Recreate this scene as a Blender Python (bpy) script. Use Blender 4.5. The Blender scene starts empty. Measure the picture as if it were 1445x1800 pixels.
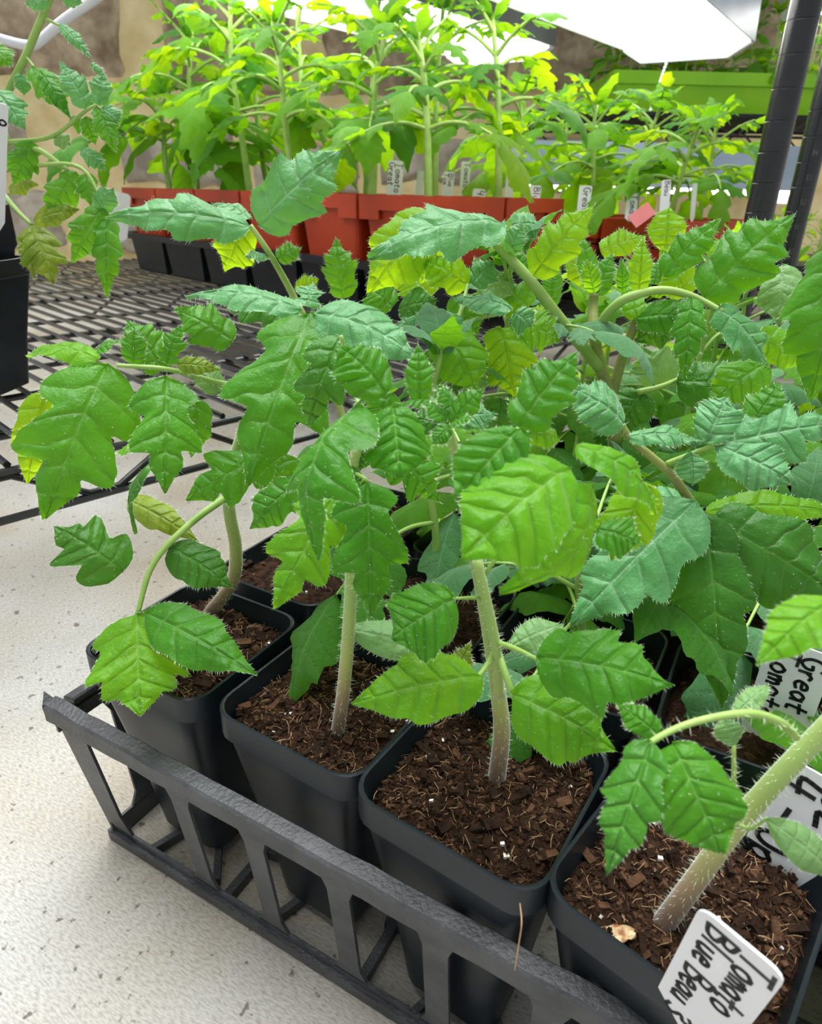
import bpy, bmesh, math, random
from mathutils import Vector, Matrix, noise
R = random.Random(7)
V = Vector
scene = bpy.context.scene
COL = scene.collection

# ------------------------------------------------------------------ camera
IW, IH, FPX = 1445, 1800, 1181.70
CAM = V((0.3205, -0.1598, 0.3803))
YAW, PITCH, ROLL = math.radians(118.656), math.radians(25.42), math.radians(1.401)
FW = V((math.cos(YAW)*math.cos(PITCH), math.sin(YAW)*math.cos(PITCH), -math.sin(PITCH)))
_r = V((math.sin(YAW), -math.cos(YAW), 0)); _u = _r.cross(FW)
RT = _r*math.cos(ROLL) + _u*math.sin(ROLL)
UP = _u*math.cos(ROLL) - _r*math.sin(ROLL)
FH = V((math.cos(YAW), math.sin(YAW), 0))
cd = bpy.data.cameras.new('camera'); cam = bpy.data.objects.new('camera', cd); COL.objects.link(cam)
cd.sensor_fit = 'VERTICAL'; cd.sensor_height = 36.0; cd.lens = FPX/IH*36.0
cd.clip_start = 0.01; cd.clip_end = 60
cam.matrix_world = Matrix(((RT.x, UP.x, -FW.x, CAM.x), (RT.y, UP.y, -FW.y, CAM.y), (RT.z, UP.z, -FW.z, CAM.z), (0, 0, 0, 1)))
cd.dof.use_dof = True; cd.dof.focus_distance = 0.36; cd.dof.aperture_fstop = 18
scene.camera = cam

# ------------------------------------------------------------------ light
w = bpy.data.worlds.new('world'); scene.world = w; w.use_nodes = True
bg = w.node_tree.nodes['Background']
bg.inputs[0].default_value = (0.90, 0.96, 1.0, 1); bg.inputs[1].default_value = 0.50
sd = bpy.data.lights.new('daylight', 'SUN'); sun = bpy.data.objects.new('daylight', sd); COL.objects.link(sun)
sd.energy = 4.6; sd.angle = math.radians(50); sd.color = (0.97, 0.99, 1.0)
sun.rotation_euler = V((.12, -.20, -.97)).to_track_quat('-Z', 'Y').to_euler()
scene.view_settings.view_transform = 'Standard'; scene.view_settings.look = 'None'
scene.view_settings.exposure = 0.52; scene.view_settings.gamma = 1.0
scene.view_settings.use_curve_mapping = False

# ------------------------------------------------------------------ helpers
def ray(x, y): return FW + RT*((x-IW/2)/FPX) - UP*((y-IH/2)/FPX)
def PX(x, y, dist):                       # a point at a horizontal distance from the camera
    d = ray(x, y); return CAM + d*(dist/d.dot(FH))
def ONZ(x, y, z):
    d = ray(x, y); return CAM + d*((z-CAM.z)/d.z)
def MPP(p): return (p-CAM).dot(FW)/FPX    # metres per pixel at a point

def nodes(name):
    m = bpy.data.materials.new(name); m.use_nodes = True
    nt = m.node_tree; b = nt.nodes['Principled BSDF']
    return m, nt, b
def N(nt, t, **kw):
    n = nt.nodes.new(t)
    for k, v in kw.items():
        if k in n.inputs.keys(): n.inputs[k].default_value = v
        else: setattr(n, k, v)
    return n
def L(nt, a, b): nt.links.new(a, b)
def c4(c): return (c[0], c[1], c[2], 1)
def ramp(nt, fac, stops):
    r = nt.nodes.new('ShaderNodeValToRGB'); L(nt, fac, r.inputs[0])
    e = r.color_ramp.elements
    e[0].position = stops[0][0]; e[0].color = c4(stops[0][1]); e[1].position = stops[-1][0]; e[1].color = c4(stops[-1][1])
    for p, c in stops[1:-1]:
        q = e.new(p); q.color = c4(c)
    return r.outputs[0]
def noisemat(name, c1, c2, scale=30, rough=.6, bump=.0, bscale=200, spec=.5, metal=0, detail=4):
    m, nt, b = nodes(name)
    tc = N(nt, 'ShaderNodeTexCoord')
    n = N(nt, 'ShaderNodeTexNoise', Scale=scale, Detail=detail); L(nt, tc.outputs['Object'], n.inputs['Vector'])
    L(nt, ramp(nt, n.outputs[0], [(.35, c1), (.65, c2)]), b.inputs['Base Color'])
    b.inputs['Roughness'].default_value = rough; b.inputs['Metallic'].default_value = metal
    b.inputs['Specular IOR Level'].default_value = spec
    if bump:
        n2 = N(nt, 'ShaderNodeTexNoise', Scale=bscale, Detail=6); L(nt, tc.outputs['Object'], n2.inputs['Vector'])
        bp = N(nt, 'ShaderNodeBump', Strength=bump, Distance=.003); L(nt, n2.outputs[0], bp.inputs['Height']); L(nt, bp.outputs[0], b.inputs['Normal'])
    return m
def leafmat(name, dark, light, vein, trans, tw=.45, sv=1.0, rough=.42, sheen=.14):
    m, nt, b = nodes(name)
    uv = N(nt, 'ShaderNodeUVMap'); sp = N(nt, 'ShaderNodeSeparateXYZ'); L(nt, uv.outputs[0], sp.inputs[0])
    def M(op, a, bb=None, clamp=False):
        n = N(nt, 'ShaderNodeMath', operation=op, use_clamp=clamp)
        for i, q in enumerate((a, bb)):
            if q is None: continue
            if isinstance(q, (int, float)): n.inputs[i].default_value = q
            else: L(nt, q, n.inputs[i])
        return n.outputs[0]
    av = M('ABSOLUTE', M('SUBTRACT', sp.outputs[0], .5))          # 0 at midrib, .5 at edge
    mid = M('SUBTRACT', 1, M('DIVIDE', av, .022), True)
    tc = N(nt, 'ShaderNodeTexCoord')
    nz = N(nt, 'ShaderNodeTexNoise', Scale=55.0, Detail=3.0); L(nt, tc.outputs['Object'], nz.inputs['Vector'])
    wob = M('MULTIPLY', M('SUBTRACT', nz.outputs[0], .5), .11)
    ph = M('FRACT', M('ADD', M('MULTIPLY', M('ADD', sp.outputs[1], wob), 6.0), .5))
    dv = M('ABSOLUTE', M('SUBTRACT', ph, .5))
    side = M('SUBTRACT', 1, M('DIVIDE', dv, .085), True)
    side = M('MULTIPLY', side, M('SUBTRACT', 1, M('MULTIPLY', av, 1.5), True))
    vo = N(nt, 'ShaderNodeTexVoronoi', feature='DISTANCE_TO_EDGE', Scale=420.0); L(nt, tc.outputs['Object'], vo.inputs['Vector'])
    fine = M('SUBTRACT', 1, M('DIVIDE', vo.outputs['Distance'], .16), True)
    veins = M('MAXIMUM', mid, M('MULTIPLY', side, .75*sv))
    n2 = N(nt, 'ShaderNodeTexNoise', Scale=38.0, Detail=4.0); L(nt, tc.outputs['Object'], n2.inputs['Vector'])
    base = ramp(nt, n2.outputs[0], [(.3, dark), (.7, light)])
    mx = N(nt, 'ShaderNodeMix', data_type='RGBA'); L(nt, M('MULTIPLY', veins, .75), mx.inputs[0]); L(nt, base, mx.inputs[6]); mx.inputs[7].default_value = c4(vein)
    L(nt, mx.outputs[2], b.inputs['Base Color'])
    b.inputs['Roughness'].default_value = rough
    b.inputs['Specular IOR Level'].default_value = .34
    b.inputs['Sheen Weight'].default_value = sheen; b.inputs['Sheen Roughness'].default_value = .4; b.inputs['Sheen Tint'].default_value = (.85, 1, .9, 1)
    pl = M('DIVIDE', dv, .24, True); pl = M('MULTIPLY', pl, M('SUBTRACT', 2, pl))
    pl = M('MULTIPLY', pl, M('DIVIDE', av, .07, True))
    n4 = N(nt, 'ShaderNodeTexNoise', Scale=260.0, Detail=2.0); L(nt, tc.outputs['Object'], n4.inputs['Vector'])
    h = M('ADD', M('SUBTRACT', M('MULTIPLY', pl, sv), M('MULTIPLY', fine, .05)), M('MULTIPLY', n4.outputs[0], .7))
    bp = N(nt, 'ShaderNodeBump', Strength=.75, Distance=.0013); L(nt, h, bp.inputs['Height']); L(nt, bp.outputs[0], b.inputs['Normal'])
    tr = N(nt, 'ShaderNodeBsdfTranslucent'); L(nt, bp.outputs[0], tr.inputs['Normal'])
    tm = N(nt, 'ShaderNodeMix', data_type='RGBA'); L(nt, M('MULTIPLY', veins, .55), tm.inputs[0]); tm.inputs[6].default_value = c4(trans); tm.inputs[7].default_value = c4([q*.45 for q in trans]); L(nt, tm.outputs[2], tr.inputs[0])
    ms = N(nt, 'ShaderNodeMixShader'); ms.inputs[0].default_value = tw
    L(nt, b.outputs[0], ms.inputs[1]); L(nt, tr.outputs[0], ms.inputs[2]); L(nt, ms.outputs[0], nt.nodes['Material Output'].inputs[0])
    return m

MAT = {}
MAT['green'] = leafmat('leaf_green', (.040, .20, .010), (.085, .32, .020), (.22, .46, .10), (.26, .62, .010))
MAT['blue'] = leafmat('leaf_blue_sheen', (.085, .30, .085), (.16, .43, .17), (.36, .60, .34), (.20, .52, .03), tw=.3, sheen=.45)  # blue-green leaf, with the cool sky sheen put into the colour
MAT['backlit_yellow'] = leafmat('leaf_backlit', (.12, .36, .006), (.20, .48, .015), (.15, .32, .02), (.60, .86, .01), tw=.58)  # glow of leaves lit from behind, put into the leaf colour
MAT['dark'] = leafmat('leaf_dark', (.035, .15, .012), (.06, .24, .02), (.16, .36, .06), (.18, .44, .02), tw=.35)
MAT['old'] = leafmat('leaf_yellowing', (.15, .26, .015), (.26, .36, .03), (.34, .46, .10), (.42, .52, .03), tw=.4)
MAT['pale'] = leafmat('leaf_pale', (.16, .34, .11), (.26, .46, .18), (.36, .54, .27), (.34, .55, .08), tw=.4, sv=.3)
MAT['bright'] = leafmat('leaf_lush', (.08, .31, .008), (.15, .43, .018), (.30, .56, .11), (.46, .82, .012), tw=.5)
m, nt, b = nodes('stem'); MAT['stem'] = m
tc = N(nt, 'ShaderNodeTexCoord'); sp = N(nt, 'ShaderNodeSeparateXYZ'); L(nt, tc.outputs['Object'], sp.inputs[0])
mr = N(nt, 'ShaderNodeMapRange'); mr.inputs[1].default_value = .135; mr.inputs[2].default_value = .215; L(nt, sp.outputs[2], mr.inputs[0])
L(nt, ramp(nt, mr.outputs[0], [(0, (.13, .055, .04)), (.3, (.30, .20, .10)), (.6, (.36, .40, .10)), (1, (.30, .43, .10))]), b.inputs['Base Color'])
b.inputs['Roughness'].default_value = .5; b.inputs['Sheen Weight'].default_value = .5
MAT['stemg'] = noisemat('stem_green', (.26, .42, .09), (.36, .52, .13), 60, .5)
MAT['stemb'] = noisemat('stem_brownish', (.20, .22, .06), (.30, .33, .09), 60, .5)
m, nt, b = nodes('hair'); MAT['hair'] = m
b.inputs['Base Color'].default_value = (.80, .88, .66, 1); b.inputs['Roughness'].default_value = .4
MAT['black'] = noisemat('black_plastic', (.006, .008, .011), (.012, .014, .018), 40, .45, .08, 900, .35)
MAT['potblack'] = noisemat('pot_plastic', (.006, .010, .013), (.013, .019, .024), 25, .36, .06, 700, .35)
MAT['traygrey'] = noisemat('tray_plastic', (.034, .035, .037), (.070, .071, .074), 45, .42, .25, 500)
MAT['red'] = noisemat('terracotta_plastic', (.40, .030, .003), (.52, .048, .006), 12, .5, .05, 300)
MAT['wire'] = noisemat('black_coated_wire', (.012, .012, .013), (.022, .021, .020), 60, .25, .0)
MAT['white'] = noisemat('white_plastic', (.78, .78, .82), (.84, .84, .87), 20, .4)
MAT['cable'] = noisemat('white_cable', (.74, .74, .80), (.82, .82, .86), 20, .4)
MAT['ink'] = noisemat('black_ink', (.008, .008, .01), (.02, .02, .022), 90, .5)
MAT['lime'] = noisemat('lime_plastic', (.25, .60, .006), (.31, .66, .010), 8, .45)
MAT['steel'] = noisemat('painted_steel', (.25, .31, .42), (.33, .39, .50), 9, .35, .0)
MAT['steelg'] = noisemat('grey_steel', (.12, .13, .13), (.19, .20, .20), 9, .4)
MAT['reflector'] = noisemat('reflector', (.80, .80, .82), (.88, .88, .90), 9, .3)
MAT['post'] = noisemat('black_post', (.008, .009, .011), (.018, .018, .020), 30, .22)
MAT['soil'] = noisemat('soil', (.012, .006, .004), (.050, .024, .013), 260, .95, .9, 600, .1)
MAT['bark'] = noisemat('bark', (.045, .022, .012), (.115, .058, .032), 200, .9, .5, 500, .1)
MAT['barkd'] = noisemat('bark_dark', (.014, .008, .005), (.034, .017, .010), 200, .9, .5, 500, .1)
MAT['fibre'] = noisemat('fibre', (.36, .21, .10), (.48, .30, .16), 90, .8)
MAT['perlite'] = noisemat('perlite', (.70, .66, .58), (.82, .78, .72), 90, .8)
MAT['pink'] = noisemat('pink_tape', (.62, .16, .16), (.70, .22, .21), 30, .5)
for nm, cc, st in (('tube', (1.0, .985, .95), 5.0),):
    m, nt, b = nodes(nm); MAT[nm] = m
    b.inputs['Base Color'].default_value = (1, 1, 1, 1); b.inputs['Emission Color'].default_value = c4(cc); b.inputs['Emission Strength'].default_value = st
# concrete
m, nt, b = nodes('concrete'); MAT['concrete'] = m
tc = N(nt, 'ShaderNodeTexCoord')
n1 = N(nt, 'ShaderNodeTexNoise', Scale=5.0, Detail=7.0); L(nt, tc.outputs['Object'], n1.inputs[0])
col = ramp(nt, n1.outputs[0], [(.3, (.31, .255, .185)), (.48, (.405, .375, .32)), (.72, (.465, .46, .44))])
mp = N(nt, 'ShaderNodeMapping'); mp.inputs['Rotation'].default_value = (0, 0, math.radians(-20)); mp.inputs['Scale'].default_value = (260, 900, 400); L(nt, tc.outputs['Object'], mp.inputs[0])
n2 = N(nt, 'ShaderNodeTexNoise', Scale=1.0, Detail=5.0); L(nt, mp.outputs[0], n2.inputs[0])
n3 = N(nt, 'ShaderNodeTexNoise', Scale=120.0, Detail=3.0); L(nt, tc.outputs['Object'], n3.inputs[0])
spk = ramp(nt, n3.outputs[0], [(.30, (.12, .09, .06)), (.36, (1, 1, 1))])
mm = N(nt, 'ShaderNodeMix', data_type='RGBA', blend_type='MULTIPLY'); mm.inputs[0].default_value = .75; L(nt, col, mm.inputs[6]); L(nt, spk, mm.inputs[7])
g = ramp(nt, n2.outputs[0], [(.3, (.55, .54, .52)), (.6, (1, 1, 1))])
m3 = N(nt, 'ShaderNodeMix', data_type='RGBA', blend_type='MULTIPLY'); m3.inputs[0].default_value = .8; L(nt, mm.outputs[2], m3.inputs[6]); L(nt, g, m3.inputs[7])
L(nt, m3.outputs[2], b.inputs['Base Color']); b.inputs['Roughness'].default_value = .85
bp = N(nt, 'ShaderNodeBump', Strength=.6, Distance=.0008); L(nt, n2.outputs[0], bp.inputs['Height']); L(nt, bp.outputs[0], b.inputs['Normal'])
# wall
MAT['mortar'] = noisemat('mortar', (.72, .56, .28), (.90, .76, .46), 9, .95, 1.0, 45, .1)
MAT['stone'] = noisemat('stone', (.26, .19, .125), (.58, .46, .33), 14, .95, 1.0, 60, .1)
MAT['stoneg'] = noisemat('stone_grey', (.32, .27, .22), (.56, .50, .42), 12, .95, 1.0, 60, .1)

def link(o, parent=None):
    COL.objects.link(o)
    if parent is not None:
        o.parent = parent; o.matrix_parent_inverse = Matrix.Translation(-BASE.get(parent.name, V((0, 0, 0))))
    return o
BASE = {}
def thing(name, label, cat, loc=(0, 0, 0), group=None):
    o = bpy.data.objects.new(name, None); COL.objects.link(o); o.empty_display_size = .01
    o.location = loc; BASE[o.name] = V(loc); tag(o, label, cat, group); return o
LABELS = set()
def tag(o, label, cat, group=None):
    o['label'] = label; o['category'] = cat
    if group: o['group'] = group
    return o
def mesh(name, vs, fs, mats, parent=None, smooth=False, mi=None, uvs=None):
    me = bpy.data.meshes.new(name); me.from_pydata([tuple(v) for v in vs], [], fs)
    for q in (mats if isinstance(mats, (list, tuple)) else [mats]): me.materials.append(MAT[q])
    if mi: me.polygons.foreach_set('material_index', mi)
    if smooth: me.polygons.foreach_set('use_smooth', [True]*len(fs))
    if uvs:
        l = me.uv_layers.new(name='UVMap')
        data = []
        for p in me.polygons:
            for vi in p.vertices: data += list(uvs[vi])
        l.data.foreach_set('uv', data)
    me.update()
    return link(bpy.data.objects.new(name, me), parent)
class MB:
    def __init__(s): s.v = []; s.f = []; s.m = []
    def add(s, vs, fs, mi=0):
        o = len(s.v); s.v += [V(v) for v in vs]; s.f += [tuple(i+o for i in f) for f in fs]; s.m += [mi]*len(fs)
    def box(s, c, x, y, z, mi=0):           # centre and three half-axis vectors
        c, x, y, z = V(c), V(x), V(y), V(z)
        vs = [c+x*a+y*b_+z*d for d in (-1, 1) for a, b_ in ((-1, -1), (1, -1), (1, 1), (-1, 1))]
        s.add(vs, [(3, 2, 1, 0), (4, 5, 6, 7), (0, 1, 5, 4), (1, 2, 6, 5), (2, 3, 7, 6), (3, 0, 4, 7)], mi)
    def bar(s, a, b_, wd, ht, mi=0, up=V((0, 0, 1))):
        a, b_ = V(a), V(b_); d = b_-a; y = up.cross(d).normalized(); z = d.cross(y).normalized()
        s.box((a+b_)/2, d/2, y*wd/2, z*ht/2, mi)
    def tube(s, pts, rad, n=8, mi=0, cap=True):
        pts = [V(p) for p in pts]; o = len(s.v); k = len(pts)
        if not isinstance(rad, (list, tuple)): rad = [rad]*k
        prev = None
        for i, p in enumerate(pts):
            t = (pts[min(i+1, k-1)]-pts[max(i-1, 0)])
            if t.length < 1e-9: t = V((0, 0, 1))
            t.normalize()
            if prev is None:
                a = V((0, 0, 1)) if abs(t.z) < .9 else V((1, 0, 0)); x = t.cross(a).normalized()
            else: x = (prev - t*prev.dot(t)).normalized()
            prev = x; y = t.cross(x)
            for j in range(n):
                q = 2*math.pi*j/n; s.v.append(p+(x*math.cos(q)+y*math.sin(q))*rad[i])
        for i in range(k-1):
            for j in range(n):
                s.f.append((o+i*n+j, o+i*n+(j+1) % n, o+(i+1)*n+(j+1) % n, o+(i+1)*n+j)); s.m.append(mi)
        if cap:
            s.f.append(tuple(o+j for j in reversed(range(n)))); s.m.append(mi)
            s.f.append(tuple(o+(k-1)*n+j for j in range(n))); s.m.append(mi)
    def hairs(s, items, wd, mi):            # (root, direction*length)
        for p, d in items:
            sd_ = d.cross(V((R.uniform(-1, 1), R.uniform(-1, 1), R.uniform(-1, 1))))
            if sd_.length < 1e-9: continue
            sd_ = sd_.normalized()*wd
            o = len(s.v); s.v += [p-sd_, p+sd_, p+d*.6+sd_*.5, p+d]
            s.f += [(o, o+1, o+2), (o, o+2, o+3)]; s.m += [mi, mi]
    def build(s, name, mats, parent=None, smooth=False):
        return mesh(name, s.v, s.f, mats, parent, smooth, s.m)
def spline(pts, n=6):                       # Catmull-Rom
    pts = [V(p) for p in pts]
    if len(pts) < 3: return [pts[0].lerp(pts[-1], i/n) for i in range(n+1)]
    P = [pts[0]*2-pts[1]]+pts+[pts[-1]*2-pts[-2]]; out = []
    for i in range(1, len(P)-2):
        a, b_, c, d = P[i-1:i+3]
        for k in range(n):
            t = k/n; out.append(.5*((2*b_)+(c-a)*t+(2*a-5*b_+4*c-d)*t*t+(3*b_-a-3*c+d)*t**3))
    out.append(P[-2]); return out
def rrect(h, r, n=5):                       # rounded square outline, half-size h
    out = []
    for k, (cx, cy) in enumerate(((1, -1), (1, 1), (-1, 1), (-1, -1))):
        for i in range(n+1):
            a = math.radians(-90+90*k+90*i/n); out.append(((h-r)*cx+r*math.cos(a), (h-r)*cy+r*math.sin(a)))
    return out

# ------------------------------------------------------------------ setting
mb = MB(); mb.add([(-6, -3, 0), (6, -3, 0), (6, 7, 0), (-6, 7, 0)], [(0, 1, 2, 3)])
o = mb.build('floor', 'concrete'); o['kind'] = 'structure'; tag(o, 'pale speckled concrete floor', 'floor')
WD = 2.95
def wallpt(a, z, out=0): return CAM + FH*(WD-out) + V((math.sin(YAW), -math.cos(YAW), 0))*a + V((0, 0, z-CAM.z))
wall = MB(); wall.box(wallpt(0, 1.3, -.1), V((math.sin(YAW), -math.cos(YAW), 0))*4, FH*.1, V((0, 0, 1.3)))
wall = wall.build('wall_back', 'mortar'); wall['kind'] = 'structure'; tag(wall, 'rough stone wall with wide yellow mortar joints', 'wall')
def stone(a0, a1, z0, z1, mat, seed):
    vs, fs = [], []; n = 20; m_ = 12
    for i in range(n+1):
        for j in range(m_+1):
            a = a0+(a1-a0)*i/n; z = z0+(z1-z0)*j/m_
            e = min(i, n-i, j, m_-j)
            p = V((a*3, z*3, seed))
            h = (.0 if e == 0 else .03 if e == 1 else .045)+.025*noise.noise(p*2)+.012*noise.noise(p*7)
            wob = .035*noise.noise(p*1.7+V((3, 1, 4)))+.015*noise.noise(p*6)
            if e == 0: h = -.02
            vs.append(wallpt(a+wob, z+wob*.8, h))
    for i in range(n):
        for j in range(m_): q = i*(m_+1)+j; fs.append((q, q+1, q+m_+2, q+m_+1))
    mesh('stone', vs, fs, mat, wall, True)
def WA(x, y):                               # pixel to wall coordinates
    p = PX(x, y, WD)-CAM; return p.dot(V((math.sin(YAW), -math.cos(YAW), 0))), p.z+CAM.z
for k, (x0, y0, x1, y1, mt) in enumerate([(-250, -160, 232, 150, 'stone'), (262, -120, 520, 175, 'stone'), (-300, 330, 120, 445, 'stoneg'), (205, 225, 408, 330, 'stoneg'), (440, 250, 640, 340, 'stoneg'),
        (545, -130, 900, 190, 'stone'), (670, 235, 900, 330, 'stoneg'), (925, -100, 1180, 170, 'stone'), (930, 235, 1150, 345, 'stoneg'), (150, 360, 330, 450, 'stoneg'), (1200, -60, 1500, 200, 'stone'), (-300, 190, 60, 300, 'stoneg')]):
    a0, zt = WA(x0, y0); a1, zb = WA(x1, y1); stone(a0, a1, zb, zt, mt, k*3.7)

MAT['plank'] = noisemat('blocker_paint', (.60, .56, .50), (.68, .64, .58), 6, .8)
mb = MB(); mb.box((-.5, 3.3, 2.35), (4.5, 0, 0), (0, 1.35, 0), (0, 0, .04)); o = mb.build('light_blocker', 'plank'); o['kind'] = 'structure'; tag(o, 'added unseen slab blocking overhead light above the racks', 'light_blocker')  # unseen slab, added to cut the sky light at the back
# ------------------------------------------------------------------ wire shelves
DX = V((.964, -.265, 0)); EX = V((.265, .964, 0))
def zigzag(p0, dr, n, step, zt, zb):
    pts = []
    for i in range(n):
        a = p0+dr*(step*i)
        pts += [V((*(a).xy, zb)), V((*(a+dr*step*.16).xy, zb)), V((*(a+dr*step*.5).xy, zt)), V((*(a+dr*step*.66).xy, zt))]
    return pts
def wire_shelf(label, O, dx, ex, wdt, dep, zt, zb, pitch, trusses, step, rr=.0036, wr=.0030):
    t = thing('wire_shelf', label, 'shelf', tuple(V((*O.xy, zb))))
    n = int(dep/pitch)
    first = None
    for i in range(n+1):
        a = V((*(O+ex*(i*pitch)).xy, zt+rr+wr*.6))
        if first is None:
            m_ = MB(); m_.tube([a, a-dx*wdt], wr, 6); first = m_.build('wire', 'wire', t); p0 = a
        else:
            c = bpy.data.objects.new('wire', first.data); link(c, t); c.location = a-p0
    for w_ in trusses:
        a = O-dx*w_
        m_ = MB(); m_.tube([V((*a.xy, zt)), V((*(a+ex*dep).xy, zt))], rr, 8); m_.build('rail', 'wire', t, True)
        m_ = MB(); m_.tube([V((*a.xy, zb)), V((*(a+ex*dep).xy, zb))], rr, 8); m_.build('rail', 'wire', t, True)
        m_ = MB(); m_.tube(zigzag(a, ex, int(dep/step), step, zt-rr, zb+rr), rr*.85, 6); m_.build('truss_wire', 'wire', t, True)
    m_ = MB()
    for e_ in (0, dep):
        a = O+ex*e_; m_.tube([V((*a.xy, zt)), V((*(a-dx*wdt).xy, zt))], rr, 8)
    m_.build('end_rail', 'wire', t, True)
    return t
NE = V((-.181, .094, 0)) - EX*.25
wire_shelf('black coated wire shelf low above the concrete, at left behind the front tray', NE, DX, EX, 1.5, 2.05, .181, .143, .0265, (0, .21, .5, .85, 1.25, 1.5), .16)
SH = .190

# upper shelf seen from below between the lamps
US = PX(1010, 30, 2.25); UZ = US.z+.09
wire_shelf('black wire shelf overhead between the two grow lights, seen from below', V((US.x-.15, US.y-1.05, 0)), V((1, .0, 0)), V((0, 1, 0)), .75, 1.05, UZ+.03, UZ-.02, .035, (0, .25, .5, .75), .13)
m_ = MB()

# ------------------------------------------------------------------ posts
def post(label, x, y, dist, num):
    p = PX(x, y, dist); t = thing('rack_post', label, 'post', (p.x, p.y, 0), 'black rack posts')
    m_ = MB(); z = 0; prof = []
    while z < 1.6:
        prof += [(z, .0142), (z+.0005, .0145), (z+.0274, .0145), (z+.0279, .0142)]; z += .0284
    m_.tube([V((p.x, p.y, q[0])) for q in prof], [q[1] for q in prof], 28); po = m_.build('pole', 'post', t, True); po.data.set_sharp_from_angle(angle=math.radians(14))
    m_ = MB(); m_.tube([(p.x, p.y, 0), (p.x, p.y, .012)], .02, 16); m_.build('foot', 'black', t, True)
    return p
P1 = post('black ribbed steel rack post crossing in front of the green planter', 1352, 300, .80, 0)
P2 = post('black ribbed steel rack post at the right edge with stamped height numbers', 1412, 330, .97, 1)

# ------------------------------------------------------------------ stroke lettering
GL = {'T': [[(0, 1), (.7, 1)], [(.35, 1), (.3, 0)]], 'o': [[(.25, .55), (.05, .35), (.1, .05), (.35, 0), (.5, .25), (.4, .5), (.25, .55)]],
 'm': [[(.02, .5), (.05, 0)], [(.05, .35), (.2, .52), (.28, .3), (.27, 0)], [(.28, .35), (.42, .52), (.52, .3), (.52, 0)]],
 'a': [[(.45, .45), (.2, .55), (.03, .25), (.2, 0), (.42, .2), (.45, .5), (.5, 0)]], 't': [[(.25, .85), (.2, .1), (.4, 0)], [(0, .5), (.48, .55)]],
 'B': [[(.05, 1), (.02, 0)], [(.05, 1), (.5, .85), (.45, .6), (.1, .52), (.6, .4), (.5, .05), (.02, 0)]], 'l': [[(.15, 1), (.1, 0)]],
 'u': [[(.05, .5), (.05, .1), (.25, 0), (.42, .2), (.45, .5), (.48, 0)]], 'e': [[(.05, .28), (.42, .32), (.38, .52), (.15, .5), (.03, .2), (.2, 0), (.45, .08)]],
 'G': [[(.6, .85), (.35, 1), (.08, .7), (.08, .25), (.35, 0), (.6, .2), (.6, .45), (.4, .45)]], 'r': [[(.05, .5), (.08, 0)], [(.07, .32), (.25, .52), (.42, .48)]],
 'W': [[(0, 1), (.2, 0), (.4, .7), (.6, 0), (.85, 1)]], '4': [[(.1, 1), (.02, .45), (.55, .45)], [(.45, .85), (.4, 0)]], '-': [[(.05, .45), (.45, .45)]],
 '0': [[(.3, 1), (.05, .7), (.1, .15), (.35, 0), (.55, .3), (.5, .8), (.3, 1)]], '2': [[(.05, .8), (.3, 1), (.5, .75), (.05, 0), (.55, .05)]],
 '3': [[(.05, .9), (.35, 1), (.5, .75), (.2, .55), (.52, .3), (.35, 0), (.03, .1)]], 'p': [[(.05, .5), (.05, -.4)], [(.05, .4), (.3, .55), (.45, .28), (.25, 0), (.05, .1)]],
 '1': [[(.2, 1), (.2, 0)]], ' ': [], '9': [[(.45, .6), (.2, .5), (.05, .75), (.25, 1), (.47, .8), (.4, 0)]], '.': [[(.1, .05), (.16, .05)]]}
def strokes(txt, org, xd, yd, h, th, nrm, parent, mat='ink', name='lettering', wobble=.06):
    m_ = MB(); x = 0
    for ch in txt:
        g_ = GL.get(ch, []); wmax = .3
        for s_ in g_:
            pts = [org + xd*((x+a)*h) + yd*((b_+R.uniform(-wobble, wobble)*.5)*h) for a, b_ in s_]
            pts = spline(pts, 4) if len(pts) > 2 else pts
            for a, b_ in zip(pts[:-1], pts[1:]):
                d = b_-a
                if d.length < 1e-7: continue
                d.normalize(); sd_ = nrm.cross(d)*th/2; a2 = a-d*th*.3; b2 = b_+d*th*.3
                m_.add([a2-sd_, a2+sd_, b2+sd_, b2-sd_, a2-sd_+nrm*th*.15, a2+sd_+nrm*th*.15, b2+sd_+nrm*th*.15, b2-sd_+nrm*th*.15], [(4, 7, 6, 5), (0, 4, 5, 1), (1, 5, 6, 2), (2, 6, 7, 3), (3, 7, 4, 0)])
            wmax = max(wmax, max(a for a, _ in s_))
        x += wmax+.18
    if m_.v: m_.build(name, mat, parent)
# numbers stamped on the right post
nd = (CAM-P2); nd.z = 0; nd.normalize(); nd = (nd + RT*.25).normalized(); nd.z = 0
pt = [o for o in bpy.data.objects if o.name == 'rack_post.001'][0]
MAT['stamp'] = noisemat('stamp_grey', (.10, .10, .11), (.15, .15, .16), 60, .5)
for k, s_ in enumerate(['14', '13', '12', '11', '10']):
    xd = V((0, 0, 1)).cross(nd); zc = PX(1424, 268+43*k, .97).z
    strokes(s_, V((P2.x, P2.y, zc-.004))+nd*.0147-xd*.003, xd, V((0, 0, 1)), .006, .0008, nd, pt, 'stamp', 'number', 0)

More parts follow.
